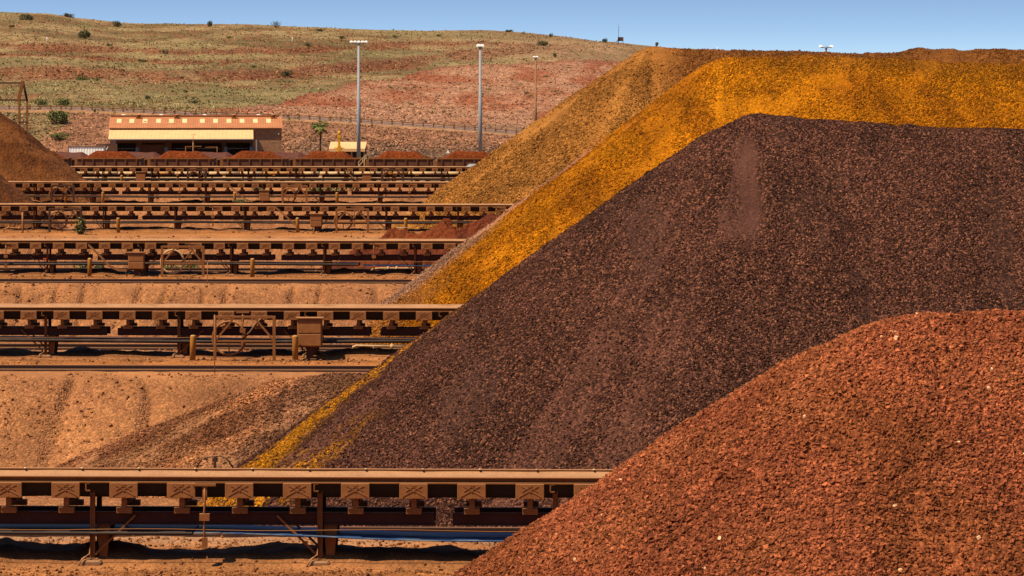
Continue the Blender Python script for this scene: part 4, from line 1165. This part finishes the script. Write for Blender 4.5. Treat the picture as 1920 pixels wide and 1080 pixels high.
# yellow jib post, canopy shed, utility truck
Y = 470; X = PX(636, Y)
t = thing('jib_post', 'bright yellow jib crane post with short arms in front of the small canopy', 'crane', (X, Y, -1.4))
h = PZ(248, 636, Y)+1.4
MB().box(-.16, .16, -.16, .16, 0, h-.3).box(-.26, .26, -.2, .2, h-.9, h-.5).build('post', M['orangepaint'], t)
MB().lathe([(.2, 0), (.22, .2), (.1, .45), (0, .5)], 8, (0, 0, h-.3)).build('cap', M['orangepaint'], t)
MB().bar((-.75, 0, h-2.3), (.75, 0, h-2.3), .12).bar((-.5, 0, h-2.3), (-.15, 0, h-2.7), .1).bar((.5, 0, h-2.3), (.15, 0, h-2.7), .1).box(-.25, .25, -.2, .2, h-2.9, h-2.0).build('arm', M['orangepaint'], t)
Y = 482; X0, X1 = PX(617, Y), PX(685, Y); xc = (X0+X1)/2; w = (X1-X0)/2
t = thing('canopy_shed', 'small open fronted shed with cream roof behind the left lamp mast', 'shed', (xc, Y, -1.4))
zr = PZ(266, 650, Y+3)+1.4; ze = PZ(278.5, 650, Y)+1.4
corr(-w, w, -.6, ze, 3.2, zr, M['awning'], 'roof', t, .02, .25)
for x in (-w+.15, -.9, .7, w-.15): MB().box(x-.08, x+.08, -.4, -.24, 0, ze-.05).build('post', M['cream'], t)
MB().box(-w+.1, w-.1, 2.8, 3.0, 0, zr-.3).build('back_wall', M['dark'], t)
MB().box(-w, w, -.63, -.55, ze-.45, ze-.06).build('fascia', M['awning'], t)
def truck(px, Y, label):
    X = PX(px, Y); t = thing('utility_truck', label, 'truck', (X, Y, -1.4))
    MB().bbox(-1.1, 1.1, -.85, .85, .45, 1.15, .08).add([(-.2, -.78, 1.15), (.75, -.78, 1.15), (.55, -.66, 1.75), (-.1, -.66, 1.75), (-.2, .78, 1.15), (.75, .78, 1.15), (.55, .66, 1.75), (-.1, .66, 1.75)], [(0,1,2,3),(7,6,5,4),(0,4,5,1),(1,5,6,2),(2,6,7,3),(3,7,4,0)]).build('body', M['cream'], t)
    MB().add([(-.08, -.8, 1.2), (.3, -.8, 1.2), (.27, -.69, 1.65), (-.04, -.69, 1.65)], [(0,1,2,3)]).build('window', M['glass'], t)
    for x in (-.7, .7):
        for y in (-.8, .8): MB().tube([(x, y-.1, .34), (x, y+.1, .34)], .34, 14).build('wheel', M['tyre'], t)
    MB().box(-1.1, -.25, -.8, .8, 1.15, 1.2).box(-1.1, -1.04, -.8, .8, 1.2, 1.7).build('tray', M['galv'], t)
truck(698, 476, 'small pale utility truck parked right of the canopy shed, behind the wagons')
# white-red road sign
Y = 481; t = thing('warning_sign', 'small triangular sign on a post above the right wagon load', 'sign', (PX(840, Y), Y, -1.4))
z = PZ(284, 840, Y)+1.4
MB().tube([(0, 0, 0), (0, 0, z)], .04, 6).build('post', M['galv'], t)
MB().add([(-.28, -.06, z-.25), (.28, -.06, z-.25), (0, -.06, z+.25), (-.28, -.03, z-.25), (.28, -.03, z-.25), (0, -.03, z+.25)], [(0,1,2),(5,4,3),(0,3,4,1),(1,4,5,2),(2,5,3,0)]).build('plate', M['white'], t)

# steel gantry at the left edge
Y = 425
t = thing('steel_gantry', 'rusty steel gantry with A shaped end frame standing behind the left pile', 'gantry', (PX(42, Y), Y, -1.0))
ox = PX(42, Y)
def gp(px, py, y=0): return (PX(px, Y+y)-ox, y, PZ(py, px, Y+y)+1.0)
MB().bar(gp(43, 151), gp(35, 188), .42, .3).build('frame_leg', M['dusty'], t)
MB().bar(gp(43, 151, .6), gp(51, 190, .6), .26, .3).build('frame_leg', M['steeldk'], t)
MB().bar(gp(-260, 155.5), gp(41, 155.5), .22, .2).build('top_beam', M['steeldk'], t)
MB().bar(gp(-260, 188), gp(50, 187.5), .24, .2).build('lower_beam', M['steeldk'], t)
MB().bar(gp(36.5, 189), gp(35.5, 300), .26).build('column', M['dusty'], t)
MB().bar(gp(51, 190), gp(50.5, 300), .26).build('column', M['dusty'], t)
MB().bar(gp(36, 229), gp(53, 229), .3, .2).bar(gp(43, 229), gp(45, 223), .1).build('landing', M['steeldk'], t)
MB().bar(gp(-200, 189), gp(-200, 300), .26).build('column', M['dusty'], t)

# ------------------------------------------------------------------ hill
HROAD = [(-600, 200), (0, 203), (150, 204), (300, 211), (500, 218), (640, 225), (800, 236), (900, 243), (980, 250), (1300, 276), (2400, 300)]
HCUT = [(-600, 196), (350, 207), (400, 203), (450, 193), (500, 184), (560, 173), (640, 156), (700, 144), (800, 125), (850, 118), (900, 114), (1000, 112), (1100, 113), (1160, 114), (1300, 120), (2400, 160)]
HSKY = [(-600, -20), (-200, 8), (0, 25), (80, 28), (130, 34), (180, 40), (240, 45), (300, 46), (400, 47), (460, 47), (520, 50), (640, 55), (720, 59), (800, 61), (900, 59), (980, 61), (1050, 67), (1100, 73), (1150, 78), (1200, 84), (1280, 92), (1400, 96), (1700, 110), (2400, 130)]
HB1 = [(-600, 80), (0, 89), (150, 93), (300, 105), (400, 106), (480, 102), (640, 95), (760, 90), (900, 86), (1200, 86)]
HB2 = [(-600, 128), (0, 130), (150, 135), (300, 141), (450, 138), (560, 131), (640, 121), (760, 109), (880, 97), (1000, 90), (1200, 92)]
YF, YR0, YR1, YS = 512.0, 545.0, 552.0, 980.0
def hill_yz(px, v):
    """v: 0 foot, .2 road outer edge, .26 road inner, 1 skyline, 1.3 behind"""
    yr = interp(px, HROAD); ys = interp(px, HSKY)
    zr = CZ-(yr-HOR)*YR0/F; zr1 = CZ-(yr-1-HOR)*YR1/F; zs = CZ-(ys-HOR)*YS/F
    Y = np.interp(v, [0, .2, .26, 1, 1.3], [YF, YR0, YR1, YS, 1400])
    # between road and skyline the photographed height falls linearly with v
    py = yr-1+(ys-yr+1)*(v-.26)/.74
    s = np.clip((v-.26)/.74, 0, 1); Yh = YR1+(YS-YR1)*s**1.25
    Y = np.where((v > .26) & (v <= 1), Yh, Y)
    z = np.where(v < .2, -1.5+(zr-.35+1.5)*np.clip(v/.2, 0, 1)**.8, np.where(v < .26, zr-.35+(zr1-zr+.35)*(v-.2)/.06, CZ-(py-HOR)*Y/F))
    z = np.where(v > 1, zs-(v-1)/.3*28*(.15+(v-1)/.3), z)
    return Y, z, py
def hill_pt(px, v):
    px = np.asarray(px, float); v = np.asarray(v, float)
    Y, z, py = hill_yz(px, v)
    X = PX(px, Y)
    vm = np.clip((v-.3)/.1, 0, 1)*(1-.6*sstep(.93, 1, v))
    z = z+vm*(2.6*(fbm(X*.03, Y*.02, 401, 4)-.5)+.9*(fbm(X*.15, Y*.1, 405, 4)-.5))
    # little benches along the two rocky bands
    for cv, a in ((HB1, .9), (HB2, 1.2)):
        d = py-interp(px, cv)-3*(fbm(X*.05, Y*0, 409)-.5)*2
        z = z+a*np.tanh(-d/2.2)*.6*(np.clip((1100-px)/300, 0, 1))*vm
    bank = np.exp(-((v-.1)/.07)**2)
    z = z+bank*1.6*(fbm(X*.35, Y*.3, 411, 5)-.5)
    return X, Y, z, py
def hill_zones(px, v, X, Y, py):
    """returns colour, rockiness, grassiness"""
    n = fbm(X*.06, Y*.045, 421, 5); n2 = fbm(X*.35, Y*.2, 423, 4); n3 = fbm(X*.02, Y*.02, 427, 3)
    olive = np.array([.19, .13, .058]); straw = np.array([.38, .265, .13]); green = np.array([.27, .235, .105])
    red = np.array([.36, .13, .065]); pink = np.array([.50, .26, .155]); grey = np.array([.25, .16, .105]); tan = np.array([.44, .24, .12])
    C = mixc(np.broadcast_to(straw, px.shape+(3,)), olive, sstep(.35, .65, n))
    C = mixc(C, red*.8, sstep(.46, .66, n2)*.5)
    C = mixc(C, green, sstep(.45, .65, n3)*.5)
    rock = .14+.2*sstep(.5, .7, n2); grass = np.ones_like(px)*.85
    for cv, w, of in ((HB1, 2.6, 0), (HB1, 3.0, 14), (HB2, 5.5, 2)):
        d = np.abs(py-interp(px, cv)-of-9*(n-.5)-3*(n2-.5)); b = (1-sstep(w*.4, w*1.5, d))*np.clip(((1180 if of != 14 else 640)-px)/200, 0, 1)*sstep(.30, .48, fbm(X*.09, Y*.03, 429, 4)+.08)
        C = mixc(C, red*.85, b*.72); rock = np.maximum(rock, b); grass = grass*(1-.85*b)
    up = sstep(700, 1100, px)*(v > .5)
    C = mixc(C, np.array([.42, .26, .15]), up*.5)
    # open red slope
    cut = (py > interp(px, HCUT)+2.5*(n2-.5)*2) & (v > .26)
    wl = sstep(330, 480, px)
    cs = cut*wl
    cc = mixc(np.broadcast_to(red*1.1, px.shape+(3,)), pink, sstep(.28, .55, fbm(X*.12, Y*.03, 431, 4)))
    cc = mixc(cc, red*.85, np.exp(-((py-interp(px, HCUT))/5)**2)*.6)
    cc = mixc(cc, grey, sstep(225, 250, py+14*(n-.5))*sstep(780, 900, px)*.8)
    C = mixc(C, cc, cs*1.0); rock = np.where(cs > .5, .6, rock); grass = np.where(cs > .5, .045, grass)
    # road shelf
    rd_ = (v > .19) & (v < .27)
    C = np.where(rd_[..., None], mixc(np.broadcast_to(np.array([.30, .20, .17]), px.shape+(3,)), tan, (v < .215)*1.0), C); rock = np.where(rd_, 0.02, rock); grass = np.where(rd_, .12*(px < 700), grass)
    # bank below the road
    bk = v <= .19
    bc = mixc(np.broadcast_to(np.array([.36, .175, .10]), px.shape+(3,)), grey, sstep(.15, .04, v+.06*(n-.5))*sstep(500, 600, px)*.85)
    bc = mixc(bc, np.array([.24, .18, .085]), (px < 260)*.75*sstep(.38, .52, n))
    C = np.where(bk[..., None], bc, C); rock = np.where(bk, .45+.5*sstep(.16, .05, v)*sstep(480, 600, px), rock)
    grass = np.where(bk, sstep(300, 210, px)*.8*sstep(.05, .09, v)*sstep(.36, .5, n)+.06, grass)
    rock = np.where(v > 1, .05, rock)
    return C, rock, grass
pxs = np.concatenate([np.arange(-600, -60, 20), np.arange(-60, 1400, 2.6), np.arange(1400, 2420, 25)])
vs_ = np.concatenate([np.arange(0, .2, .0045), np.arange(.2, .27, .008), np.arange(.27, 1.0, .0042), np.arange(1.0, 1.31, .02)])
PXg, Vg = np.meshgrid(pxs, vs_)
X, Y, Z, PY = hill_pt(PXg, Vg)
Z = Z+.35*(fbm(X*.9, Y*.45, 441, 4)-.5)*(Vg > .27)*(1-.7*sstep(.95, 1, Vg))
Cc, rk, gr = hill_zones(PXg, Vg, X, Y, PY)
r_, c_ = X.shape; idx = np.arange(r_*c_).reshape(r_, c_)
Q = np.stack([idx[:-1, :-1], idx[:-1, 1:], idx[1:, 1:], idx[1:, :-1]], -1).reshape(-1, 4)
hill = mesh_np('hill', np.dstack([X, Y, Z]).reshape(-1, 3), [Q], ore_mat('hill_soil', .45, .8, .6), np.dstack([Cc, np.clip(.35+rk, 0, 1)]).reshape(-1, 4))
tag(hill, kind='structure')
# far range closing the view to the right, behind everything
# loose rocks over the slopes
def hill_sample(n, lo=0.01, hi=1.0, pxlo=-40, pxhi=1400):
    px = rng.uniform(pxlo, pxhi, n); v = rng.uniform(lo, hi, n)
    X, Y, Z, py = hill_pt(px, v); C, rk, gr = hill_zones(px, v, X, Y, py)
    return px, v, X, Y, Z, py, C, rk, gr
n = 150000
px, v, X, Y, Z, py, C, rk, gr = hill_sample(n)
# denser at the bank below the road
px2, v2, X2, Y2, Z2, py2, C2, rk2, gr2 = hill_sample(45000, .01, .19)
X = np.concatenate([X, X2]); Y = np.concatenate([Y, Y2]); Z = np.concatenate([Z, Z2]); C = np.vstack([C, C2]); rk = np.concatenate([rk, rk2]); v = np.concatenate([v, v2])
k = rng.random(len(X)) < rk**1.3*.7
X, Y, Z, C, rk, v = X[k], Y[k], Z[k], C[k], rk[k], v[k]; n = len(X)
szr = (.07+.30*rng.random(n)**3.0)*(.6+.7*rk)*np.where(v < .19, .7, .85)
tint = rng.random(n)[:, None]
rc = C*(.6+.75*rng.random(n)**1.5)[:, None]
rc = np.where(tint > .88, rc*1.3+.04, rc)
rc4 = np.concatenate([rc, np.full((n, 1), .3)], 1)
rV, rF, rC = rocks_geo(np.stack([X, Y, Z+szr*.15], -1), szr, rc4, 'cub')
o = mesh_np('hillside_rocks', rV, [rF], M['rock'], rC, [False]); tag(o, 'loose red and grey rocks strewn over the hillside and road bank', 'rocks', kind='stuff')
# spinifex
n = 95000
px, v, X, Y, Z, py, C, rk, gr = hill_sample(n, .02, 1.0)
k = rng.random(n) < gr*(.4+.6*sstep(.35, .6, fbm(X*.12, Y*.08, 451, 3)))
px, v, X, Y, Z = px[k], v[k], X[k], Y[k], Z[k]; n = len(X)
sz_ = (.15+.5*rng.random(n)**3)
nb = 9
a = rng.uniform(0, 2*np.pi, (n, nb)); tilt = rng.uniform(.1, 1.05, (n, nb)); ln = rng.uniform(.7, 1.15, (n, nb))*sz_[:, None]
tip = np.stack([np.cos(a)*np.sin(tilt)*1.3, np.sin(a)*np.sin(tilt)*1.3, np.cos(tilt)*.85], -1)*ln[..., None]
side = np.stack([-np.sin(a), np.cos(a), np.zeros_like(a)], -1)*(.17*sz_)[:, None, None]
base = tip*.12
P0 = np.stack([X, Y, Z-.03], -1)[:, None, :]
Vt = np.stack([P0+base-side, P0+base+side, P0+tip], 2).reshape(-1, 3)
Ft = np.arange(len(Vt)).reshape(-1, 3)
g1 = np.array([.20, .165, .065]); g2 = np.array([.38, .33, .16]); g3 = np.array([.085, .075, .028]); g4 = np.array([.27, .155, .07])
q = fbm(X*.05, Y*.04, 455, 3); q2 = .5*rng.random(n)+.5*sstep(.3, .7, fbm(X*.16, Y*.08, 458, 4))
gc = mixc(np.broadcast_to(g1, (n, 3)), g2, sstep(.38, .62, .6*q+.4*fbm(X*.2, Y*.1, 457, 3)))

gc = np.where((q2 > .72)[:, None], g3, gc); gc = np.where(((q2 > .2) & (q2 < .33))[:, None], g4, gc)
gc = gc*(.75+.5*rng.random(n))[:, None]
gcc = np.repeat(gc, nb*3, 0)*np.repeat(rng.uniform(.8, 1.2, n*nb), 3)[:, None]
o = mesh_np('spinifex_grass', Vt, [Ft], M['spin'], gcc, [False]); tag(o, 'pale green and straw spinifex tufts covering the hillside', 'grass', kind='stuff')

# bushes as individuals
def bush(px, v, w, h, label, mat='leaf', name='bush', n=None, X=None, Y=None, Z=None, open_=.0, trunk=True):
    if X is None:
        X, Y, Z, _ = hill_pt(np.array([px]), np.array([v])); X, Y, Z = float(X[0]), float(Y[0]), float(Z[0])
    t = thing(name, label, 'bush', (X, Y, Z-.1), 0, 'bushes and shrubs')
    n = n or int(260+900*w*h/6)
    n = min(n, 2600)
    # clumps of leaves on the outside of several lobes
    lobes = [(random.uniform(-.45, .45)*w, random.uniform(-.3, .3)*w, h*random.uniform(.35, .7), random.uniform(.28, .5)) for _ in range(7)]
    P = []
    for _ in range(n):
        lx, ly, lz, lr = random.choice(lobes)
        d = Vector((random.gauss(0, 1), random.gauss(0, 1), random.gauss(0, 1))).normalized()*random.uniform(.55, 1.05)
        P.append((lx+d.x*lr*w*.8, ly+d.y*lr*w*.8, max(.05, lz+d.z*lr*h*1.0)))
    P = np.array(P); L = .035*max(w, h)+.04
    a = rng.normal(size=(n, 3)); a /= np.linalg.norm(a, axis=1)[:, None]; b = rng.normal(size=(n, 3)); b = np.cross(a, b); b /= np.linalg.norm(b, axis=1)[:, None]
    Ls = L*rng.uniform(.6, 1.5, (n, 1))
    V = np.stack([P-a*Ls, P+b*Ls*.55, P+a*Ls, P-b*Ls*.55], 1).reshape(-1, 3)
    Fq = np.arange(len(V)).reshape(-1, 4)
    mesh_np('foliage', V, [Fq], M[mat], parent=t, smooth=[False])
    m = MB()
    for k in range(5):
        an = random.uniform(0, 6.28); e = random.uniform(.2, .45)*w
        m.tube([(0, 0, -.1), (math.cos(an)*e*.4, math.sin(an)*e*.4, h*.3), (math.cos(an)*e, math.sin(an)*e, h*.65)], .03*h**.5+.01, 5, r2=.01)
    m.build('stems', M['bark'], t)
    return t
def vof(px, py):
    yr = float(interp(px, HROAD)); ys = float(interp(px, HSKY)); return .26+.74*(py-yr+1)/(ys-yr+1)
bush(105, .15, 3.0, 2.4, 'large rounded olive bush just below the guard rail at left')
bush(122, vof(122, 199), 2.2, 1.6, 'yellow green bush behind the guard rail, right of the large olive bush')
bush(80, vof(80, 200), 2.0, 1.4, 'low yellow green bush behind the guard rail, left of the large olive bush')
bush(155, vof(155, 145), 2.4, 1.0, 'flat olive bush at the lower rocky band on the left', 'leaf')
bush(180, vof(180, 144), 1.4, .8, 'small pale bush beside the flat olive bush on the lower rocky band', 'leaf')
bush(160, vof(160, 80), 3.0, 2.4, 'rounded olive bush high on the left hillside', 'leafdk')
bush(50, vof(50, 46), 3.0, 2.2, 'faint dark bush near the top left of the hill', 'leafdk')
bush(128, vof(128, 34.5), 2.6, 1.4, 'dark bush on the skyline at left', 'leafdk')
bush(220, vof(220, 56), 2.2, 2.0, 'dark bush right of the top left slope, halfway to the skyline', 'leafdk')
bush(391, vof(391, 55), 1.7, 2.0, 'dark upright bush just below the skyline, left of the dead tree', 'leafdk')
bush(538, vof(538, 139), 2.3, 1.7, 'round green bush at the edge of the lower rocky band in the middle', 'leafdk')
bush(310, vof(310, 107), 1.2, 1.3, 'small dark bush on the upper rocky band', 'leafdk')
bush(578, vof(578, 96), 1.5, 1.0, 'small dark bush at the right of the upper rocky band', 'leafdk')
bush(267, vof(267, 118), 1.8, .8, 'low olive bush between the two rocky bands', 'leaf')
bush(1015, vof(1015, 84), 3.0, 1.4, 'wide dark bush on the upper slope left of the hilltop mast', 'leafdk')
bush(1040, vof(1040, 102), .9, 1.3, 'small upright bush above the red slope on the right', 'leafdk')
bush(1033, vof(1033, 68.5), 1.2, 1.3, 'small bush on the skyline left of the hilltop mast', 'leafdk')
bush(1135, vof(1135, 78.5), 1.9, 1.5, 'dark bush right beside the hilltop mast', 'leafdk')
bush(1232, vof(1232, 88.5), 1.0, 1.6, 'small thin bush on the skyline above the golden pile crest', 'leafdk')
bush(955, vof(955, 61.5), 2.0, .8, 'low dark bush on the middle skyline', 'leafdk')
bush(112, .085, 2.2, 1.3, 'small olive bush on the bank above the white container', 'leaf')
bush(248, .16, 3.0, 1.0, 'grassy green mound left, just above the shed roof', 'leafgr')
bush(297, .16, 3.2, 1.1, 'grassy green mound right, just above the shed roof', 'leafgr')
for a, b_, w_, h_, lb in ((20, 62, 1.6, .9, 'low dark bush at the far left of the upper slope'), (205, 93, 1.3, .7, 'flat dark bush on the upper slope left of the white marker'), (275, 171, 1.5, 1.0, 'grey green bush in the middle of the green slope above the shed'),
    (363, 180, 1.6, .9, 'flat bush low on the green slope above the shed middle'), (475, 128, 1.2, .8, 'small bush beside the boulders on the lower rocky band'), (600, 62, 2.2, 1.1, 'dark scrub patch by the rocks right of the bare skyline tree'),
    (640, 78, 1.8, .8, 'low scrub just above the left lamp mast top'), (742, 75, 1.4, 1.0, 'thin bush on the slope between the two mast tops'), (823, 73, 1.3, .9, 'olive bush on the slope left of the middle mast top'), (430, 83, 1.2, .7, 'little olive bush above the upper rocky band in the middle'), (348, 165, 1.0, .6, 'tiny dark bush left on the green slope')):
    bush(a, vof(a, b_), w_, h_, lb, 'leafdk' if w_ > 1.4 else 'leaf')
for i, (a, b_) in enumerate(((735, 160), (760, 158), (778, 156), (770, 180), (915, 165), (988, 174), (995, 182), (1015, 154), (1040, 172), (1068, 128), (1024, 143), (832, 205), (694, 187))):
    bush(a, vof(a, b_), random.uniform(.9, 1.5), random.uniform(.5, .8), 'low dry tuft scattered on the bare red slope', 'leaf', 'shrub', 160)['group'] = 'low tufts on the red slope'
# dead dark tree at the skyline
X, Y, Z, _ = hill_pt(np.array([518.]), np.array([.985])); 
t = thing('bare_tree', 'small dark bare tree leaning on the skyline left of centre', 'tree', (float(X[0]), float(Y[0]), float(Z[0])-.2))
m = MB()
for k, (dx, dz) in enumerate(((-1.0, 2.1), (-.6, 1.4), (.3, 1.2), (.9, 1.7), (1.3, 1.0))):
    m.tube([(0, 0, 0), (dx*.4, .1*k, dz*.55), (dx, .1*k, dz)], .09, 5, r2=.03)
m.build('limbs', M['bark'], t)
n = 260; P = np.stack([rng.normal(0, .75, n), rng.normal(0, .4, n), rng.uniform(.6, 1.9, n)], -1); P[:, 2] += .3*np.sin(P[:, 0]*6)
a = rng.normal(size=(n, 3))*.13; b = rng.normal(size=(n, 3))*.09
mesh_np('twigs', np.stack([P-a, P+b, P+a], 1).reshape(-1, 3), [np.arange(3*n).reshape(-1, 3)], M['leafdk'], parent=t, smooth=[False])
# shrubs in the yard
def yshrub(px, py, Y, w, h, label, mat='leaf', n=420):
    X = PX(px, Y); return bush(0, 0, w, h, label, mat, 'shrub', n, X=X, Y=Y, Z=gz(X, Y) if py is None else PZ(py, px, Y))
yshrub(150, 446, YC[3]-5.5, .9, 1.9, 'upright green shrub growing in front of the fourth conveyor at left')
yshrub(170, 447, YC[3]-5.6, 1.1, .5, 'low green plant at the foot of the upright shrub', n=220)
yshrub(156, 508, YC[2]+7.0, 1.1, .7, 'small green plant behind the third conveyor left of the bollard', n=200)
yshrub(186, 509, YC[2]+6.8, 1.1, .7, 'small green plant behind the third conveyor right of the bollard', n=200)
yshrub(320, 509, YC[2]+6.8, 1.0, .6, 'small green plant behind the third conveyor inside the hoop', n=200)
yshrub(360, 509, YC[2]+6.8, 1.3, .7, 'bright green plant behind the third conveyor right of the hoop', n=240)
yshrub(480, 360, YC[4]+9, 1.5, 1.0, 'green shrub behind the fifth conveyor above its cabinet', n=260)
yshrub(662, 362, YC[4]+9, 1.4, 1.3, 'rounded green shrub behind the right part of the fifth conveyor', n=320)
yshrub(610, 361, YC[4]+9.5, 2.6, .8, 'long low green shrub behind the fifth conveyor', n=320)
yshrub(452, 379, YC[4]-6, 1.4, .5, 'low green weed at the foot of the fifth conveyor channel', n=160)
# hilltop dry weeds on skyline are part of the spinifex

# palm
Y = 505.0; X = PX(601, Y); zg = PZ(287, 601, Y)
t = thing('palm_tree', 'single palm with green crown and dry lower fronds between shed and lamp mast', 'palm tree', (X, Y, zg-.3))
zc = PZ(238, 602, Y)-zg+.3
MB().tube([(.0, 0, 0), (-.05, 0, zc*.35), (.04, 0, zc*.7), (0, 0, zc)], .17, 10, r2=.12).build('trunk', M['bark'], t)
def frond(az, el, L, mat, droop):
    m = MB(); pts = []; 
    for i in range(7):
        s = i/6; e = el-droop*s*s
        if i == 0: p = Vector((0, 0, zc))
        else: p = pts[-1]+Vector((math.cos(az)*math.cos(e), math.sin(az)*math.cos(e), math.sin(e)))*L/6
        pts.append(p)
    m.tube(pts, .025, 4, r2=.01)
    side = Vector((-math.sin(az), math.cos(az), 0))
    # fan of blades at the outer half
    c = pts[3]
    d = (pts[6]-pts[3]).normalized()
    for k in range(13):
        an = (k-6)*.2; v = (d*math.cos(an)+side*math.sin(an)).normalized(); w = v.cross(Vector((0, 0, 1))); w = w.normalized() if w.length > .1 else side
        ln = L*.68*(1-.25*abs(an)/1.2)
        tipp = c+v*ln+Vector((0, 0, -.18*ln*random.uniform(.5, 1.6)))
        mid = c+v*ln*.5
        m.add([c, mid+w*.07, tipp, mid-w*.07], [(0, 1, 2, 3)])
    m.build('frond', M[mat], t)
for k in range(20):
    frond(k*2.4+random.uniform(-.2, .2), random.uniform(.0, 1.25), random.uniform(1.35, 1.9), 'palm', random.uniform(.4, 1.1))
for k in range(9):
    frond(k*2.4+random.uniform(-.3, .3), random.uniform(-1.1, -.4), random.uniform(1.1, 1.6), 'palmdry', .5)

# guard rail along the hill road
t = thing('guard_rail', 'long low guard rail with many posts along the hillside road', 'guard rail', (PX(500, 544), 544, 5))
ox, oy, oz = t.location
railpts = []
PMp = proto_mesh(MB().box(-.13, .13, -.13, .13, -.5, .85), 'post', M['wood'])
for i, a in enumerate(np.arange(-60, 1080, 19.4)):
    X, Y, Z, _ = hill_pt(np.array([a]), np.array([.215])); X, Y, Z = float(X[0]), float(Y[0]), float(Z[0])
    o = bpy.data.objects.new('post', PMp); col.objects.link(o); o.parent = t; o.location = (X-ox, Y-oy, Z-oz)
    railpts.append(Vector((X-ox, Y-oy-.1, Z-oz)))
for dz, r in ((.62, .08), (.3, .05)):
    MB().tube([p+Vector((0, 0, dz)) for p in railpts], r, 6).build('rail', M['wood'], t)

# hilltop mast and cabin
X, Y, Z, _ = hill_pt(np.array([1160.]), np.array([.99])); X, Y, Z = float(X[0]), float(Y[0]), float(Z[0])
t = thing('hilltop_mast', 'slender radio mast standing on the hill skyline', 'mast', (X, Y, Z-.3))
hh = PZ(46, 1160, Y)-Z+.3
m = MB(); m.tube([(-.05, 0, 0), (-.05, 0, hh)], .09, 6, r2=.05); m.bar((-.3, 0, hh*.85), (.35, 0, hh*.85), .06); m.bar((-.25, 0, hh*.7), (.3, 0, hh*.7), .05); m.build('pole', M['steeldk'], t)
MB().bar((-1.1, 0, 0), (-.1, 0, hh*.3), .12).build('stay', M['steeldk'], t)
Xc = PX(1161.5, Y)
t = thing('equipment_cabin', 'dark box cabin on short legs beside the hilltop mast', 'cabin', (Xc+.2, Y+.8, Z-.3))
z0 = PZ(77, 1160, Y)-Z+.3; z1 = PZ(69.5, 1160, Y)-Z+.3
MB().bbox(-.7, 1.0, -.6, .6, z0, z1, .05).build('body', M['brown'], t)
for x in (-.6, .9): MB().box(x-.08, x+.08, -.5, -.35, -.3, z0).box(x-.08, x+.08, .35, .5, -.3, z0).build('leg', M['steeldk'], t)
MB().bar((-1.6, -.2, 0), (-.7, -.2, z0+.2), .1).bar((-1.6, .2, 0), (-.7, .2, z0+.2), .1).build('ladder', M['steeldk'], t)
# white marker posts
for a, y0, y1, lb in ((88, 77, 87, 'white marker post on the left hillside'), (548, 82, 92, 'white marker post on the hillside right of centre'), (1345, 88, 96, 'tiny marker post on the skyline above the golden pile')):
    v = vof(a, y1); X, Y, Z, _ = hill_pt(np.array([float(a)]), np.array([min(v, .995)])); X, Y, Z = float(X[0]), float(Y[0]), float(Z[0])
    o = MB().tube([(0, 0, -.2), (0, 0, .6), (0, 0, (y1-y0)*Y/F)], .09, 6, r2=.075).build('marker_post', M['white']); o.location = (X, Y, Z); tag(o, lb, 'marker post', 'white marker posts on the hill')

# ------------------------------------------------------------------ camera, light, sky
cam = bpy.data.cameras.new('camera'); co = bpy.data.objects.new('camera', cam); col.objects.link(co)
co.location = (0, 0, CZ); co.rotation_euler = (R(90), 0, TH)
cam.sensor_width = 36; cam.lens = F/1920*36; cam.shift_y = -(540-HOR)/1920
cam.clip_start = 1; cam.clip_end = 12000
sc.camera = co
sd = Vector((-.44, -.26, .86)).normalized()
sun = bpy.data.lights.new('sun', 'SUN'); sun.energy = 5.0; sun.angle = R(.5); sun.color = (1, .82, .58)
so = bpy.data.objects.new('sun', sun); col.objects.link(so); so.rotation_euler = sd.to_track_quat('Z', 'Y').to_euler(); so.location = (0, 0, 80)
w = bpy.data.worlds.new('World'); sc.world = w; w.use_nodes = True; nt = w.node_tree; nt.nodes.clear()
sky = N(nt, 'ShaderNodeTexSky', sky_type='NISHITA'); sky.sun_disc = False
sky.sun_elevation = math.asin(sd.z); sky.sun_rotation = math.atan2(sd.x, sd.y)
sky.air_density = 1.0; sky.dust_density = .3; sky.ozone_density = 2.6; sky.altitude = 0
tc = N(nt, 'ShaderNodeTexCoord'); va = N(nt, 'ShaderNodeVectorMath', operation='MULTIPLY_ADD')
va.inputs[1].default_value = (1, 1, 7); va.inputs[2].default_value = (0, 0, .055)
nt.links.new(tc.outputs['Generated'], va.inputs[0]); nt.links.new(va.outputs[0], sky.inputs['Vector'])
bg = N(nt, 'ShaderNodeBackground'); bg.inputs[1].default_value = .084
wo = N(nt, 'ShaderNodeOutputWorld'); nt.links.new(sky.outputs[0], bg.inputs[0]); nt.links.new(bg.outputs[0], wo.inputs[0])
vs = sc.view_settings; vs.view_transform = 'Standard'; vs.look = 'None'; vs.exposure = .86; vs.gamma = 1; vs.use_curve_mapping = False
sc.cycles.max_bounces = 4; sc.cycles.diffuse_bounces = 2
